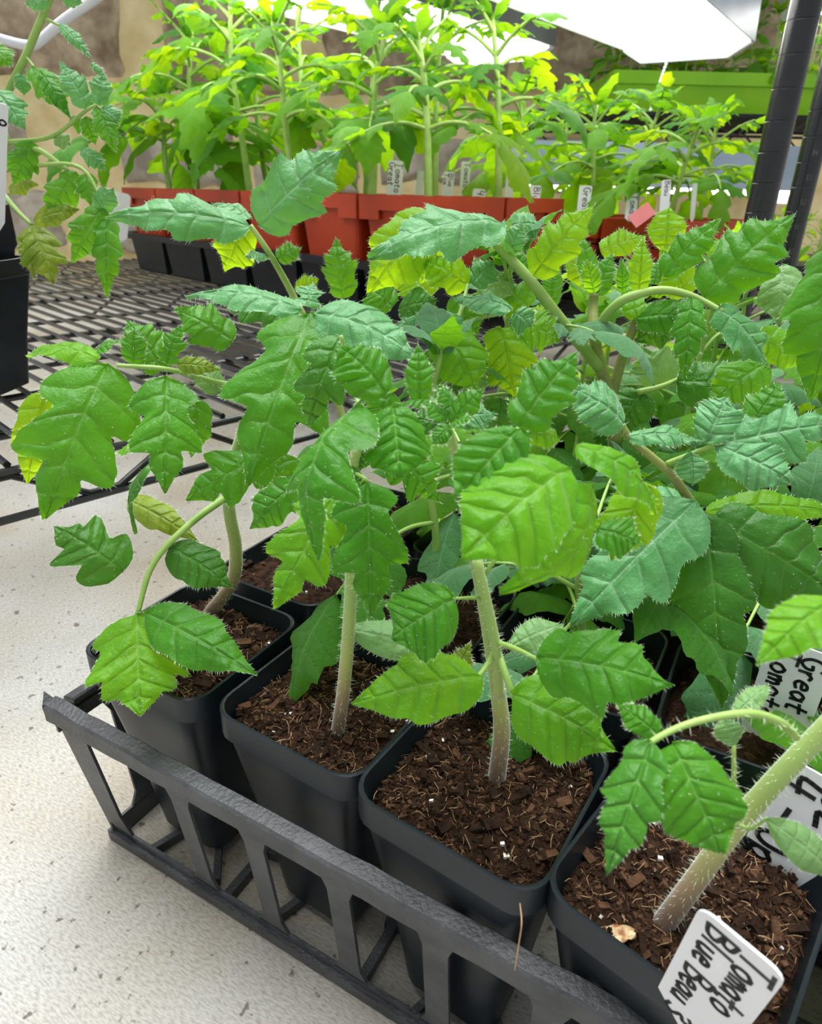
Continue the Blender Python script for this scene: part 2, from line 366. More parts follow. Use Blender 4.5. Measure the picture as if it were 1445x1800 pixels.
# ------------------------------------------------------------------ tags
def plant_tag(label, top, bot, wpx, lines, group=None, th=.0009, hgt=.4, face=None, ink=.075, point=False):
    """flat plastic stake from a top point down to a soil point"""
    ax = (bot-top); ln = ax.length; ax.normalize()
    vd = (CAM-top).normalized()
    if face is not None: vd = face
    nr = (vd-ax*vd.dot(ax)).normalized(); rt = ax.cross(nr)*-1
    if rt.dot(RT) < 0: rt = -rt
    nr = rt.cross(-ax).normalized()
    if nr.dot(CAM-top) < 0: nr = -nr
    wm = wpx/2; t = thing('plant_tag', label, 'plant tag', tuple(bot), group)
    out = []
    for sx in (-1, 1):
        for i in range(5):
            a = math.pi/2*i/4; r_ = wm*.35
            out.append((sx*(wm-r_+r_*math.sin(a)) if sx > 0 else -(wm-r_+r_*math.cos(a)), r_*(1-math.cos(a)) if sx > 0 else r_*(1-math.sin(a))))
    out += [(wm, ln*.85), (wm*.2, ln), (-wm*.2, ln), (-wm, ln*.85)]
    n_ = len(out); vs = [top+rt*a+ax*b_+nr*th/2 for a, b_ in out]+[top+rt*a+ax*b_-nr*th/2 for a, b_ in out]
    fs = [tuple(range(n_)), tuple(reversed(range(n_, 2*n_)))]+[(i, i+n_, (i+1) % n_+n_, (i+1) % n_) for i in range(n_)]
    mesh('stake', vs, fs, 'white', t)
    h = wm*2*hgt
    for k, tx in enumerate(lines):
        o_ = top+ax*(wm*.30)+rt*(wm*.86-h*(k+1)-k*wm*.1)+nr*(th*.5)
        strokes(tx, o_, ax, rt, h, h*ink*2, nr, t)
    return t

# ------------------------------------------------------------------ pots, soil, front tray
ZR, ZS = .148, .137
POTM = {}
def pot(label, c, rot, half=.0445, zt=ZR, zb=.0095, mat='potblack', group='black nursery pots', name='plant_pot', lip=.017):
    rings = [(half, zt-.0006), (half-.0007, zt), (half-.0016, zt-.0005), (half-.0022, zt-.006), (half-.011, zt-.06), (half-.021, zb+.004), (half-.021, zb+.004)]
    outer = [(half, zt-.0006), (half, zt-lip*.9), (half-.0022, zt-lip), (half-.0125, zt-(zt-zb)*.65), (half-.018, zb)]
    key = (round(half, 4), round(zt, 4), mat)
    if key not in POTM:
        vs, fs = [], []; n_ = 24
        seq = list(reversed(outer))+rings[1:]
        for h, z in seq: vs += [(x, y, z) for x, y in rrect(h, min(.013*half/.0445, h*.4))]
        for k in range(len(seq)-1):
            for i in range(n_): fs.append((k*n_+i, k*n_+(i+1) % n_, (k+1)*n_+(i+1) % n_, (k+1)*n_+i))
        fs.append(tuple(reversed(range(n_))))
        me = bpy.data.meshes.new(name); me.from_pydata(vs, [], fs); me.materials.append(MAT[mat]); me.polygons.foreach_set('use_smooth', [True]*len(fs))
        try: me.set_sharp_from_angle(angle=math.radians(40))
        except Exception: pass
        POTM[key] = me
    o_ = bpy.data.objects.new(name, POTM[key]); COL.objects.link(o_); o_.location = (c[0], c[1], 0); o_.rotation_euler = (0, 0, rot)
    tag(o_, label, 'pot', group); return o_
def soil(label, c, rot, half=.042, z=ZS, chips=500, seed=0, group='potting soil', zb=None):
    rr = random.Random(seed); m_ = MB(); n_ = 30 if chips > 200 else 14
    cs, sn = math.cos(rot), math.sin(rot)
    def W(x, y, zz): return V((c[0]+x*cs-y*sn, c[1]+x*sn+y*cs, zz))
    def hz(x, y):
        p = V((x*40+seed*5, y*40, 0)); return z+.0035*noise.noise(p)+.0022*noise.noise(p*3.3)+.0012*noise.noise(p*8)
    vs, fs = [], []
    for i in range(n_+1):
        for j in range(n_+1):
            a, b_ = -1+2*i/n_, -1+2*j/n_
            mx_ = max(abs(a), abs(b_)); l_ = math.hypot(a, b_)
            k = 1 - .13*(max(0, (l_/mx_-1)/.414)**2 if mx_ > 0 else 0)
            x, y = a*half*k, b_*half*k; vs.append(W(x, y, hz(x, y)-(.004 if mx_ > .99 else 0)))
    for i in range(n_):
        for j in range(n_): q = i*(n_+1)+j; fs.append((q, q+n_+1, q+n_+2, q+1))
    m_.add(vs, fs, 0)
    # skirt so the soil is a body
    per = [i*(n_+1) for i in range(n_+1)]+[n_*(n_+1)+j for j in range(1, n_+1)]+[i*(n_+1)+n_ for i in reversed(range(n_))]+[j for j in reversed(range(1, n_))]
    o0 = len(m_.v); np_ = len(per); cc = W(0, 0, 0)
    for q in per: p = vs[q]; m_.v.append(V((cc.x+(p.x-cc.x)*.9, cc.y+(p.y-cc.y)*.9, z-.03)))
    for i in range(np_): m_.f.append((per[i], o0+i, o0+(i+1) % np_, per[(i+1) % np_])); m_.m.append(0)
    for i in range(chips):
        x, y = rr.uniform(-.93, .93)*half, rr.uniform(-.93, .93)*half
        if abs(x)+abs(y) > half*1.68: continue
        p = W(x, y, hz(x, y)); u_ = rr.random()
        d = V((rr.uniform(-1, 1), rr.uniform(-1, 1), rr.uniform(-.35, .5))).normalized()
        e_ = d.cross(V((rr.uniform(-.4, .4), rr.uniform(-.4, .4), 1))).normalized(); f_ = d.cross(e_)
        if u_ < .60:
            s_ = rr.uniform(.0004, .0012)*(2.6 if rr.random() < .05 else 1); mi = 1 if rr.random() < .38 else 2
            m_.box(p+V((0, 0, s_*.3)), d*s_*rr.uniform(.8, 1.8), e_*s_*rr.uniform(.4, .9), f_*s_*rr.uniform(.25, .6), mi)
        elif u_ < .996:
            ln = rr.uniform(.002, .008); bend = e_*rr.uniform(-.25, .25)*ln
            m_.tube([p-d*ln/2+V((0, 0, .0008)), p+bend+V((0, 0, .0012)), p+d*ln/2+V((0, 0, .0010))], rr.uniform(.00007, .00016), 3, 3 if rr.random() < .30 else 1, False)
        else:
            s_ = rr.uniform(.0005, .0012); m_.box(p+V((0, 0, s_*.5)), d*s_, e_*s_*.8, f_*s_*.7, 4)
    o_ = m_.build('potting_soil', ['soil', 'bark', 'barkd', 'fibre', 'perlite']); tag(o_, label, 'soil', group); return o_
ORD = ['first', 'second', 'third', 'fourth', 'fifth']
FRONT = [((.0593, .0607), -.008, 'the tray corner with the torn rim'), ((.1573, .0619), -.044, 'the corner pot, second along the front'), ((.2462, .0525), -.081, 'the front middle, with a root hanging over its rim'), ((.3350, .0440), -.21, 'the front right, holding the lettered tag')]
for k, (c, r_, d_) in enumerate(FRONT):
    pot('black square nursery pot at ' + d_ if k != 1 else 'black square nursery pot beside the corner pot, second along the front edge', c, r_, half=.0445 if k < 3 else .0425)
    soil('dark barky potting soil in the ' + ORD[k] + ' front-row pot from the left', c, r_, half=.042 if k < 3 else .040, chips=2200, seed=k+1)
GRID = []
for row, y in ((1, .162), (2, .258)):
    for colm, x in enumerate((.060, .160, .253, .349, .443)):
        c = (x+R.uniform(-.002, .002), y+R.uniform(-.002, .002)); r_ = R.uniform(-.03, .01)
        GRID.append((row, colm, c))
        pot('black square nursery pot in the %s row back, %s from the left' % (ORD[row], ORD[colm]), c, r_)
        soil('dark potting soil in the %s row back, %s pot from the left' % (ORD[row], ORD[colm]), c, r_, chips=160, seed=20+row*7+colm)
c = (.4400, .064); pot('black square nursery pot cut off by the right edge of the picture', c, -.02); soil('dark potting soil in the pot cut off by the right edge', c, -.02, chips=120, seed=77)

# tray
TL, TW, TZ = .56, .315, .1127
tr = thing('carry_tray', 'dark grey plastic carry tray with webbed sides and chipped rim on the concrete', 'tray', (0, 0, 0))
def rimbar(name, a, b_, inw, ext=0):
    a, b_, inw = V(a), V(b_), V(inw); d = (b_-a).normalized(); m_ = MB()
    prof = [(0, -.011), (0, -.0012), (.0015, 0), (.0085, .0012), (.0095, .0), (.0095, -.0025), (.0025, -.0035), (.0022, -.011)]
    k = len(prof); n_ = 60; vs = []; fs = []
    for i in range(n_+1):
        p = a.lerp(b_, i/n_); wob = .0006*noise.noise(V((i*.5, a.x*9, a.y*9)))
        for q, z in prof: vs.append(p+inw*(q+wob)+V((0, 0, z+wob)))
    for i in range(n_):
        for j in range(k): fs.append((i*k+j, i*k+(j+1) % k, (i+1)*k+(j+1) % k, (i+1)*k+j))
    fs += [tuple(range(k)), tuple(reversed(range(n_*k, (n_+1)*k)))]
    m_.add(vs, fs); return m_.build(name, 'traygrey', tr)
rimbar('rim', (-.002, 0, TZ), (TL, 0, TZ), (0, 1, 0)); rimbar('rim', (TL, .0, TZ), (TL, TW, TZ), (-1, 0, 0)); rimbar('rim', (TL, TW, TZ), (0, TW, TZ), (0, -1, 0)); rimbar('rim', (-.0005, TW, TZ), (-.0005, .012, TZ), (1, 0, 0))
m_ = MB(); m_.add([(-.002, 0, TZ-.006), (-.002, .008, TZ-.001), (-.008, .006, TZ+.004), (-.005, .001, TZ-.004), (-.002, 0, TZ)], [(0, 1, 2), (0, 2, 3), (0, 3, 4), (4, 3, 2), (4, 2, 1)]); m_.build('torn_rim_tip', 'traygrey', tr)
IN = .013
def side(p0, p1, inw, first, pitch, wd):      # uprights, top band and bottom band of one side
    p0, p1, inw = V(p0), V(p1), V(inw); d = (p1-p0); ln = d.length; d.normalize(); nrm = inw
    def at(s_, z): f_ = 1-z/TZ; return p0+d*s_+inw*(.0022+IN*f_)+V((0, 0, z))
    def slab(pts, th=.0018, name='upright'):
        n_ = len(pts); vs = [at(s_, z) for s_, z in pts]+[at(s_, z)+inw*th for s_, z in pts]
        fs = [tuple(range(n_)), tuple(reversed(range(n_, 2*n_)))]+[(i, i+n_, (i+1) % n_+n_, (i+1) % n_) for i in range(n_)]
        return mesh(name, vs, fs, 'traygrey', tr)
    slab([(IN*.1, TZ-.010), (IN*.1+.02, TZ-.017), (ln-IN*.1, TZ-.017), (ln-IN*.1, TZ-.009)], name='top_band')
    slab([(IN, 0), (ln-IN, 0), (ln-IN, .014), (IN, .014)], name='bottom_band')
    slab([(.002, TZ-.01), (.0245, TZ-.014), (.0275, .030), (.034, .013), (.040, 0), (IN, 0), (IN*.5, TZ*.5)], name='upright')
    s_ = first
    while s_ < ln-.02:
        slab([(s_-wd*.75, TZ-.016), (s_+wd*.75, TZ-.016), (s_+wd/2, TZ-.026), (s_+wd/2, .022), (s_+wd*.85, .012), (s_-wd*.85, .012), (s_-wd/2, .022), (s_-wd/2, TZ-.026)]); s_ += pitch
side((0, 0, 0), (TL, 0, 0), (0, 1, 0), .0957, .0505, .0125)
side((0, TW, 0), (0, 0, 0), (1, 0, 0), .07, .0505, .017)
side((TL, TW, 0), (0, TW, 0), (0, -1, 0), .07, .0505, .017)
# webbed bottom: hexagon ring with spokes in each cell
m_ = MB(); zc = .0045
cx = 0
for i in range(6):
    for j in range(3):
        x, y = .06+.0935*i, .062+.096*j; rr_ = .021
        hexp = [V((x+rr_*math.cos(math.pi/3*k+.2), y+rr_*math.sin(math.pi/3*k+.2), zc)) for k in range(6)]
        outp = [V((min(max(x+.046*math.cos(math.pi/3*k+.2)*1.15, .012), TL-.012), min(max(y+.047*math.sin(math.pi/3*k+.2)*1.15, .012), TW-.012), zc)) for k in range(6)]
        for k in range(6): m_.bar(hexp[k], hexp[(k+1) % 6], .004, .006); m_.bar(hexp[k], outp[k], .004, .006)
for i in range(7): x = .0135+.0935*i if i < 6 else TL-.014; m_.bar((x, .012, zc), (x, TW-.012, zc), .005, .007)
for j in range(4): y = .014+.096*j if j < 3 else TW-.014; m_.bar((.012, y, zc+.0002), (TL-.012, y, zc+.0002), .005, .007)
o = m_.build('bottom_web', 'traygrey', tr)

# ------------------------------------------------------------------ leaves
def profile(u, kind, seed):
    rr = random.Random(seed*13+5)
    if kind == 'cot': return math.sin(math.pi*min(1, u*1.0))**.75
    if kind == 'round': return (min(1, u/.05)**.5)*(math.sin(math.pi*(u**.70)*.985+.02)**.75)*(1+.035*math.cos(2*math.pi*(6*u)))
    env = (min(1, u/.04)**.5)*(math.sin(math.pi*(u**.58)*.99+.01)**.95)
    a, nl = {'lobed': (.60, 2.7), 'tooth': (.30, 3.6), 'soft': (.13, 3.0)}[kind]
    ph = nl*u**.9+rr.random()*.35+.1
    f_ = ph % 1.0; saw = math.sin(math.pi/2*f_/.72)**1.2 if f_ < .72 else math.sin(math.pi/2*(1-f_)/.28)**1.5
    amp = a*min(1, u/.12)*(1 if u < .68 else max(0, (.86-u)/.18))
    fine = 1+.02*math.sin(u*70+rr.random()*6)*(kind != 'soft')
    return env*(1-amp*.62+amp*saw)*fine
def leaf_geo(B, T, wid, nrm, arch=.12, fold=.12, curl=.18, kind='lobed', seed=0, nu=44, nv=6, pucker=.007, skew=.0, tipdrop=0.0):
    rr = random.Random(seed)
    B, T = V(B), V(T); Ld = (T-B); Ln = Ld.length; t0 = Ld.normalized()
    n0 = (nrm-t0*nrm.dot(t0)).normalized(); s0 = t0.cross(n0)
    vs, uvs, fs = [], [], []; edges = []
    tw = rr.uniform(-.25, .25); ws = rr.uniform(0, 9)
    hs = [(profile(u, kind, seed), profile(u, kind, seed+501)) for u in [i/nu for i in range(nu+1)]]
    hw = wid/2/max(max(a, b_) for a, b_ in hs)
    for i in range(nu+1):
        u = i/nu
        mid = B+t0*(Ln*u)+n0*(arch*Ln*4*u*(1-u))
        dt = (t0+n0*(arch*4*(1-2*u))).normalized()
        s_ = (s0*math.cos(tw*(u-.5))+n0*math.sin(tw*(u-.5))); s_ = (s_-dt*s_.dot(dt)).normalized(); n_ = s_.cross(dt)
        if n_.dot(n0) < 0: n_ = -n_
        for j in range(-nv, nv+1):
            v = j/nv; h = hs[i][0 if v > 0 else 1]*hw
            k = -.45+1.35*min(1, u/.25) if kind != 'cot' else .1
            k *= (1 if u < .6 else (1-u)/.4)
            a = abs(v)
            z = -fold*a*h - curl*h*a**2.4
            z += pucker*hw*math.sin(math.pi*a)*(.5-.5*math.cos(2*math.pi*(6*u)))*4
            p3 = V((u*5+ws, v*2.5, seed % 17)); z += hw*.10*noise.noise(p3)+hw*.055*noise.noise(p3*3.1)
            z += hw*.13*(a**2)*math.sin(u*11+ws+(2 if v > 0 else 0))
            vs.append(mid+s_*(v*h)+dt*(k*a*h*.62)+n_*z); uvs.append((v*.5+.5, u))
        m_ = 2*nv+1
    for i in range(nu):
        for j in range(2*nv): q = i*m_+j; fs.append((q, q+1, q+m_+1, q+m_))
    left = [i*m_ for i in range(nu+1)]; right = [i*m_+2*nv for i in range(nu+1)]
    return vs, uvs, fs, left, right, n0, s0, t0, hw
CNT = [0]
def leaflet(B, T, wid, nrm, parent, mat='green', kind='lobed', hair=1.0, **kw):
    CNT[0] += 1; seed = CNT[0]
    vs, uvs, fs, le, ri, n0, s0, t0, hw = leaf_geo(B, T, wid, nrm, kind=kind, seed=seed, **kw)
    mi = [0]*len(fs)
    if hair > 0:
        rr = random.Random(seed); items = []
        px = MPP(V(B)); ln0 = min(.0034, max(.0012, 9*px))
        for edge, sg in ((le, 1), (ri, -1)):
            for a, b_ in zip(edge[:-1], edge[1:]):
                for _ in range(max(1, int((vs[b_]-vs[a]).length/.0008*hair))):
                    p = vs[a].lerp(vs[b_], rr.random()); out = (p-(vs[(a//1)] if False else (vs[le[0]])))
                    inner = vs[a+1] if sg == 1 else vs[a-1]
                    d = (p-inner).normalized()+n0*rr.uniform(-.2, .6)+t0*rr.uniform(-.4, .4); items.append((p, d.normalized()*ln0*rr.uniform(.4, 1.0)))
        for _ in range(int(110*hair*min(1, (wid/.03)**2))):
            p = vs[rr.randrange(len(vs))]; d = n0+V((rr.uniform(-.6, .6), rr.uniform(-.6, .6), rr.uniform(-.6, .6))); items.append((p, d.normalized()*ln0*rr.uniform(.4, .9)))
        hb = MB(); hb.hairs(items, min(.00010, px*.22+.00002), 1)
        o0 = len(vs); vs = vs+hb.v; fs = fs+[tuple(i+o0 for i in f) for f in hb.f]; mi += hb.m; uvs = uvs+[(.3, .3)]*len(hb.v)
    return mesh('leaflet', vs, fs, [mat, 'hair'], parent, True, mi, uvs)
def stemtube(name, pts, r0, r1, parent, mat, hair=0, n=10):
    pts = spline(pts, 6); k = len(pts); rad = [r0+(r1-r0)*i/(k-1) for i in range(k)]
    m_ = MB(); m_.tube(pts, rad, n)
    if hair:
        items = []
        for i in range(k-1):
            d = pts[i+1]-pts[i]; c = max(1, int(d.length/.001*hair))
            for _ in range(c):
                p = pts[i].lerp(pts[i+1], R.random()); q = d.cross(V((R.uniform(-1, 1), R.uniform(-1, 1), R.uniform(-1, 1))))
                if q.length < 1e-9: continue
                q.normalize(); items.append((p+q*rad[i]*.95, (q+V((R.uniform(-.3, .3),)*3)).normalized()*R.uniform(.0010, .0030)))
        m_.hairs(items, .00007, 1)
    return m_.build(name, [mat, 'hair'], parent, True)

def hand_plant(label, base, stem, leaves, dist, rpx=(16, 9), stemmat='stem', hair=4, extra_stems=(), group='tomato seedlings in the front tray'):
    """stem: list of (px,py,off); leaves: list of (petiole path, radius px, [(bx,by,bo,tx,ty,to,wpx,opts)])"""
    t = thing('tomato_seedling', label, 'seedling', tuple(base), group)
    pts = [PX(x, y, dist+o_) for x, y, o_ in stem]; pts = [V(base)-(pts[0]-V(base)).normalized()*.009, V(base)]+pts
    k = MPP(pts[0]); k2 = MPP(pts[-1]); stemtube('stem', pts, rpx[0]*k, rpx[1]*k2, t, stemmat, hair)
    for path, r_ in extra_stems:
        q = [PX(x, y, dist+o_) for x, y, o_ in path]; stemtube('stem', q, r_[0]*MPP(q[0]), r_[1]*MPP(q[-1]), t, stemmat, hair*.5)
    for path, r_, lfs in leaves:
        if path:
            q = [PX(x, y, dist+o_) for x, y, o_ in path]
            lp = stemtube('leaf', q, r_*MPP(q[0]), r_*.6*MPP(q[-1]), t, 'stemb' if r_ < 0 else 'stemg', hair*.4)
        else: lp = None
        for (bx, by, bo, tx, ty, to, wp, op) in lfs:
            op = dict(op); B, T = PX(bx, by, dist+bo), PX(tx, ty, dist+to)
            a_, u_, s_ = op.pop('n', (1, .35, 0)); vd = (CAM-(B+T)/2).normalized()
            nr = vd*a_+V((0, 0, 1))*u_+RT*s_
            op.setdefault('hair', 1.0 if dist < .45 else .5)
            o_ = leaflet(B, T, wp*MPP((B+T)/2), nr, lp if lp else t, **op)
            if not lp: o_.name = 'leaf'
    return t
Y = dict(mat='backlit_yellow'); BL = dict(mat='blue'); DK = dict(mat='dark'); BR = dict(mat='bright')
def O(**k): return k
SZ = ZS
# A, in the corner pot
hand_plant('hairy tomato seedling in the corner pot, its broad leaf hanging over the concrete', ONZ(362, 1086, SZ-.004),
  [(408, 1022, 0), (414, 960, 0), (402, 880, 0), (420, 780, .01), (480, 660, .01), (535, 568, .01)], [
  ([(400, 872, 0), (335, 920, -.03), (270, 990, -.05), (240, 1085, -.065)], 7, [
     (240, 1080, -.065, 246, 1258, -.105, 172, O(mat='bright', kind='tooth', arch=.05)), (256, 1078, -.065, 452, 1188, -.095, 100, O(kind='soft', arch=.1)),
     (216, 1006, -.045, 95, 925, -.035, 118, O(mat='dark', n=(1, .5, 0))), (298, 962, -.04, 408, 1032, -.05, 82, O(mat='dark', kind='soft')),
     (225, 880, .02, 350, 952, .0, 55, O(mat='old', kind='soft', hair=.3)), (285, 800, .01, 240, 938, -.01, 42, O(mat='dark', kind='soft', arch=.22, n=(.5, .6, -.9)))]),
  ([(470, 690, .01), (380, 672, -.0), (300, 650, -.02), (205, 642, -.03)], 6, [
     (188, 642, -.03, 80, 912, -.07, 185, O(arch=.12)), (80, 690, -.02, 48, 850, -.03, 75, O(mat='backlit_yellow', kind='soft', arch=.1)),
     (172, 632, -.03, 48, 628, -.015, 62, O(mat='bright', kind='soft', n=(.45, 1, 0), arch=.15)), (160, 625, -.02, 215, 600, -.02, 40, O(kind='soft', n=(.4, 1, 0))),
     (234, 640, -.025, 236, 578, -.02, 42, O(kind='soft')), (286, 652, -.02, 222, 562, -.01, 85, O(kind='tooth')), (292, 640, -.02, 318, 570, -.01, 45, O()),
     (293, 664, -.03, 290, 868, -.065, 122, O(arch=.1)), (312, 640, -.02, 388, 650, -.02, 32, O(mat='old', kind='soft')),
     (350, 700, -.01, 335, 805, -.02, 58, O(kind='soft')), (385, 690, 0, 350, 640, .01, 50, O(mat='pale', kind='soft')), (265, 780, -.01, 205, 800, .0, 45, O(mat='bright', kind='soft', n=(.4, 1, 0)))]),
  ([(535, 568, .01), (545, 556, -.02)], 6, [
     (545, 552, -.02, 436, 855, -.075, 195, O(arch=.13, fold=.2)), (552, 552, -.02, 738, 632, -.035, 118, O(mat='blue', kind='soft', n=(.8, .9, 0), arch=.12)),
     (530, 545, -.01, 326, 522, .0, 70, O(mat='blue', kind='soft', n=(.6, 1, 0), arch=.1)), (515, 560, 0, 400, 545, .03, 60, O(mat='dark')),
     (410, 600, .0, 308, 545, .01, 82, O(kind='tooth')), (540, 540, 0, 548, 500, .02, 50, O(mat='blue'))]),
  ([(470, 700, .01), (480, 760, 0), (474, 800, -.01)], 5, [(478, 796, -.01, 328, 880, -.03, 110, O()), (470, 800, -.0, 520, 900, -.0, 90, O(mat='green'))]),
  ], .354, (13, 9))
# B
hand_plant('fuzzy tomato seedling with a bare straight stem, second along the front row', ONZ(592, 1296, SZ-.004),
  [(603, 1220, 0), (612, 1120, 0), (618, 1000, 0), (614, 920, 0), (622, 820, 0), (645, 735, 0)], [
  ([(640, 760, 0), (642, 730, -.01), (637, 714, -.02)], 6, [(637, 714, -.02, 560, 985, -.055, 165, O(arch=.28, n=(.75, .6, -.75), fold=.25, curl=.35, hair=1.8)),
     (690, 716, -.02, 704, 840, -.045, 122, O(kind='round', arch=.1, pucker=.03)), (678, 694, -.01, 598, 612, .0, 104, O(kind='round', pucker=.035, n=(.8, .7, 0))),
     (738, 706, -.01, 735, 606, .0, 50, O(kind='soft', pucker=.03)), (770, 705, -.01, 700, 712, -.01, 40, O(kind='soft', n=(.3, 1, 0)))]),
  ([(614, 915, 0), (600, 890, -.01), (580, 880, -.01)], 5, [(588, 872, -.01, 484, 1070, -.035, 128, O(arch=.1, mat='bright')), (520, 850, 0, 440, 930, .0, 70, O(mat='green', kind='soft'))]),
  ([(620, 830, 0), (640, 840, -.01), (648, 850, -.01)], 4, [(646, 846, -.01, 652, 1084, -.035, 138, O(arch=.08)), (602, 806, 0, 634, 908, -.01, 78, O(mat='green')), (640, 780, 0, 628, 830, 0, 40, O(mat='dark', kind='soft')),
     (690, 790, .01, 770, 880, .01, 90, O(mat='green'))]),
  ([(640, 745, 0), (610, 640, .02), (600, 590, .02)], 5, [(600, 590, .03, 540, 750, .02, 95, O(mat='dark', arch=.2)), (690, 690, .02, 640, 770, .02, 80, O(mat='green'))]),
  ], .254, (13, 10))
# C
hand_plant('bristly tomato seedling in the front middle pot with thick double stem', ONZ(872, 1376, SZ-.004),
  [(882, 1290, 0), (876, 1220, 0), (860, 1110, 0), (842, 1010, 0), (820, 900, 0), (804, 810, 0), (786, 748, 0)], [
  ([(804, 815, 0), (830, 775, -.01), (870, 758, -.02), (912, 754, -.025)], 5, [(914, 754, -.025, 804, 880, -.04, 118, O(kind='round', pucker=.035)), (910, 752, -.02, 1014, 620, -.005, 108, O(kind='tooth', pucker=.03)),
     (925, 760, -.02, 985, 775, -.01, 45, O(mat='bright', kind='soft')), (800, 720, -.0, 765, 680, .0, 45, O(kind='soft', n=(.5, .8, .5))), (815, 740, .01, 850, 720, .02, 45, O(mat='blue', kind='soft'))]),
  ([(845, 1020, 0), (930, 900, -.01), (1000, 835, -.03)], 4, [(1002, 824, -.03, 812, 980, -.06, 195, O(mat='bright', kind='round', arch=.14, pucker=.02, curl=.3)),
     (1040, 850, -.025, 878, 1040, -.045, 140, O(mat='bright', kind='soft', arch=.28, n=(.7, .0, .8), curl=.5)), (1012, 782, -.025, 1152, 905, -.03, 78, O(mat='bright', kind='soft', arch=.18, n=(.6, .9, .2))),
     (1135, 850, -.02, 1075, 985, -.03, 95, O(mat='backlit_yellow', kind='soft', arch=.05)), (1050, 930, -.04, 1126, 955, -.045, 78, O(kind='soft'))]),
  ([(872, 1140, -.004), (855, 1170, -.012), (838, 1192, -.02)], 6, [(845, 1188, -.02, 620, 1238, -.035, 128, O(mat='bright', kind='soft', arch=.1, n=(1, .5, 0)))]),
  ([(850, 1050, -.004), (797, 1052, -.02)], 4, [(800, 1052, -.02, 688, 1122, -.03, 138, O(kind='round', arch=.1, curl=.3))]),
  ([(868, 1128, -.004), (905, 1140, -.02), (947, 1160, -.03)], 6, [(945, 1156, -.03, 1184, 1205, -.05, 165, O(mat='green', kind='tooth', arch=.1, n=(1, .6, 0)))]),
  ([(872, 1140, -.004), (890, 1190, -.015), (905, 1230, -.02)], 8, [(902, 1222, -.02, 1080, 1318, -.04, 150, O(mat='bright', kind='soft', arch=.15, n=(1, .4, 0)))]),
  ([(870, 1130, .0), (895, 1135, .01)], 4, [(893, 1138, .01, 988, 1098, .02, 58, O(mat='pale', kind='cot', hair=.2))]),
  ([(850, 1205, .0), (800, 1160, .02), (760, 1150, .03)], 4, [(780, 1150, .03, 606, 1106, .03, 70, O(mat='pale', kind='cot', hair=.2)), (800, 1190, .02, 826, 1130, .02, 40, O(mat='old', kind='soft', hair=.2))]),
    ([(788, 752, 0), (784, 740, -.004)], 5, [(788, 745, -.004, 742, 708, -.004, 42, O(kind='soft', n=(.5, 1, 0), hair=1.6)), (792, 742, -.004, 850, 682, .0, 46, O(kind='soft', n=(.6, .6, .4), hair=1.6)), (790, 748, -.008, 835, 735, -.012, 30, O(kind='soft', n=(.4, 1, 0), hair=1.5)),
     (786, 745, .0, 775, 672, .01, 44, O(kind='soft')), (790, 750, -.008, 760, 782, -.012, 34, O(kind='soft', hair=1.5)), (782, 748, .004, 715, 735, .01, 50, O(mat='dark', kind='soft')), (800, 735, .01, 870, 730, .02, 55, O(mat='blue', kind='soft'))]),
  ], .2276, (17, 8), extra_stems=(([(878, 1225, -.006), (872, 1140, -.008), (856, 1060, -.008), (838, 985, -.006)], (9, 9)),))
# D
hand_plant('hairy tomato seedling leaning right out of the pot with the lettered tag', ONZ(1160, 1632, SZ-.004),
  [(1222, 1548, 0), (1285, 1462, 0), (1360, 1375, .0), (1475, 1255, .0)], [
  ([(1398, 1295, -.004), (1372, 1270, -.01), (1320, 1254, -.012), (1250, 1262, -.014), (1190, 1280, -.016), (1140, 1308, -.02), (1100, 1350, -.02)], 8, [
     (1145, 1303, -.02, 1066, 1540, -.045, 108, O(mat='dark', kind='tooth', arch=.08)), (1182, 1306, -.02, 1266, 1500, -.04, 152, O(kind='round', arch=.1)), (1158, 1292, -.01, 1085, 1238, .0, 52, O(mat='green', kind='soft'))]),
  ([(1292, 1455, -.002), (1290, 1380, 0), (1290, 1310, .0)], 6, [(1290, 1312, .0, 1272, 1262, .005, 48, O(mat='pale', kind='cot', hair=.1)), (1285, 1262, .0, 1350, 1205, .01, 36, O(mat='pale', kind='cot', hair=.1))]),
  ([(1300, 1452, -.004), (1322, 1456, -.01), (1348, 1438, -.014)], 4, [(1346, 1438, -.014, 1462, 1535, -.02, 68, O(mat='pale', kind='cot', hair=.1))]),
  ([(1475, 1000, -.01), (1480, 1060, -.01)], 3, [(1480, 1050, -.02, 1330, 1170, -.035, 105, O(mat='bright', kind='soft', arch=.12, n=(.6, 1, 0), hair=1.5))]),
  ], .162, (20, 18), hair=7)
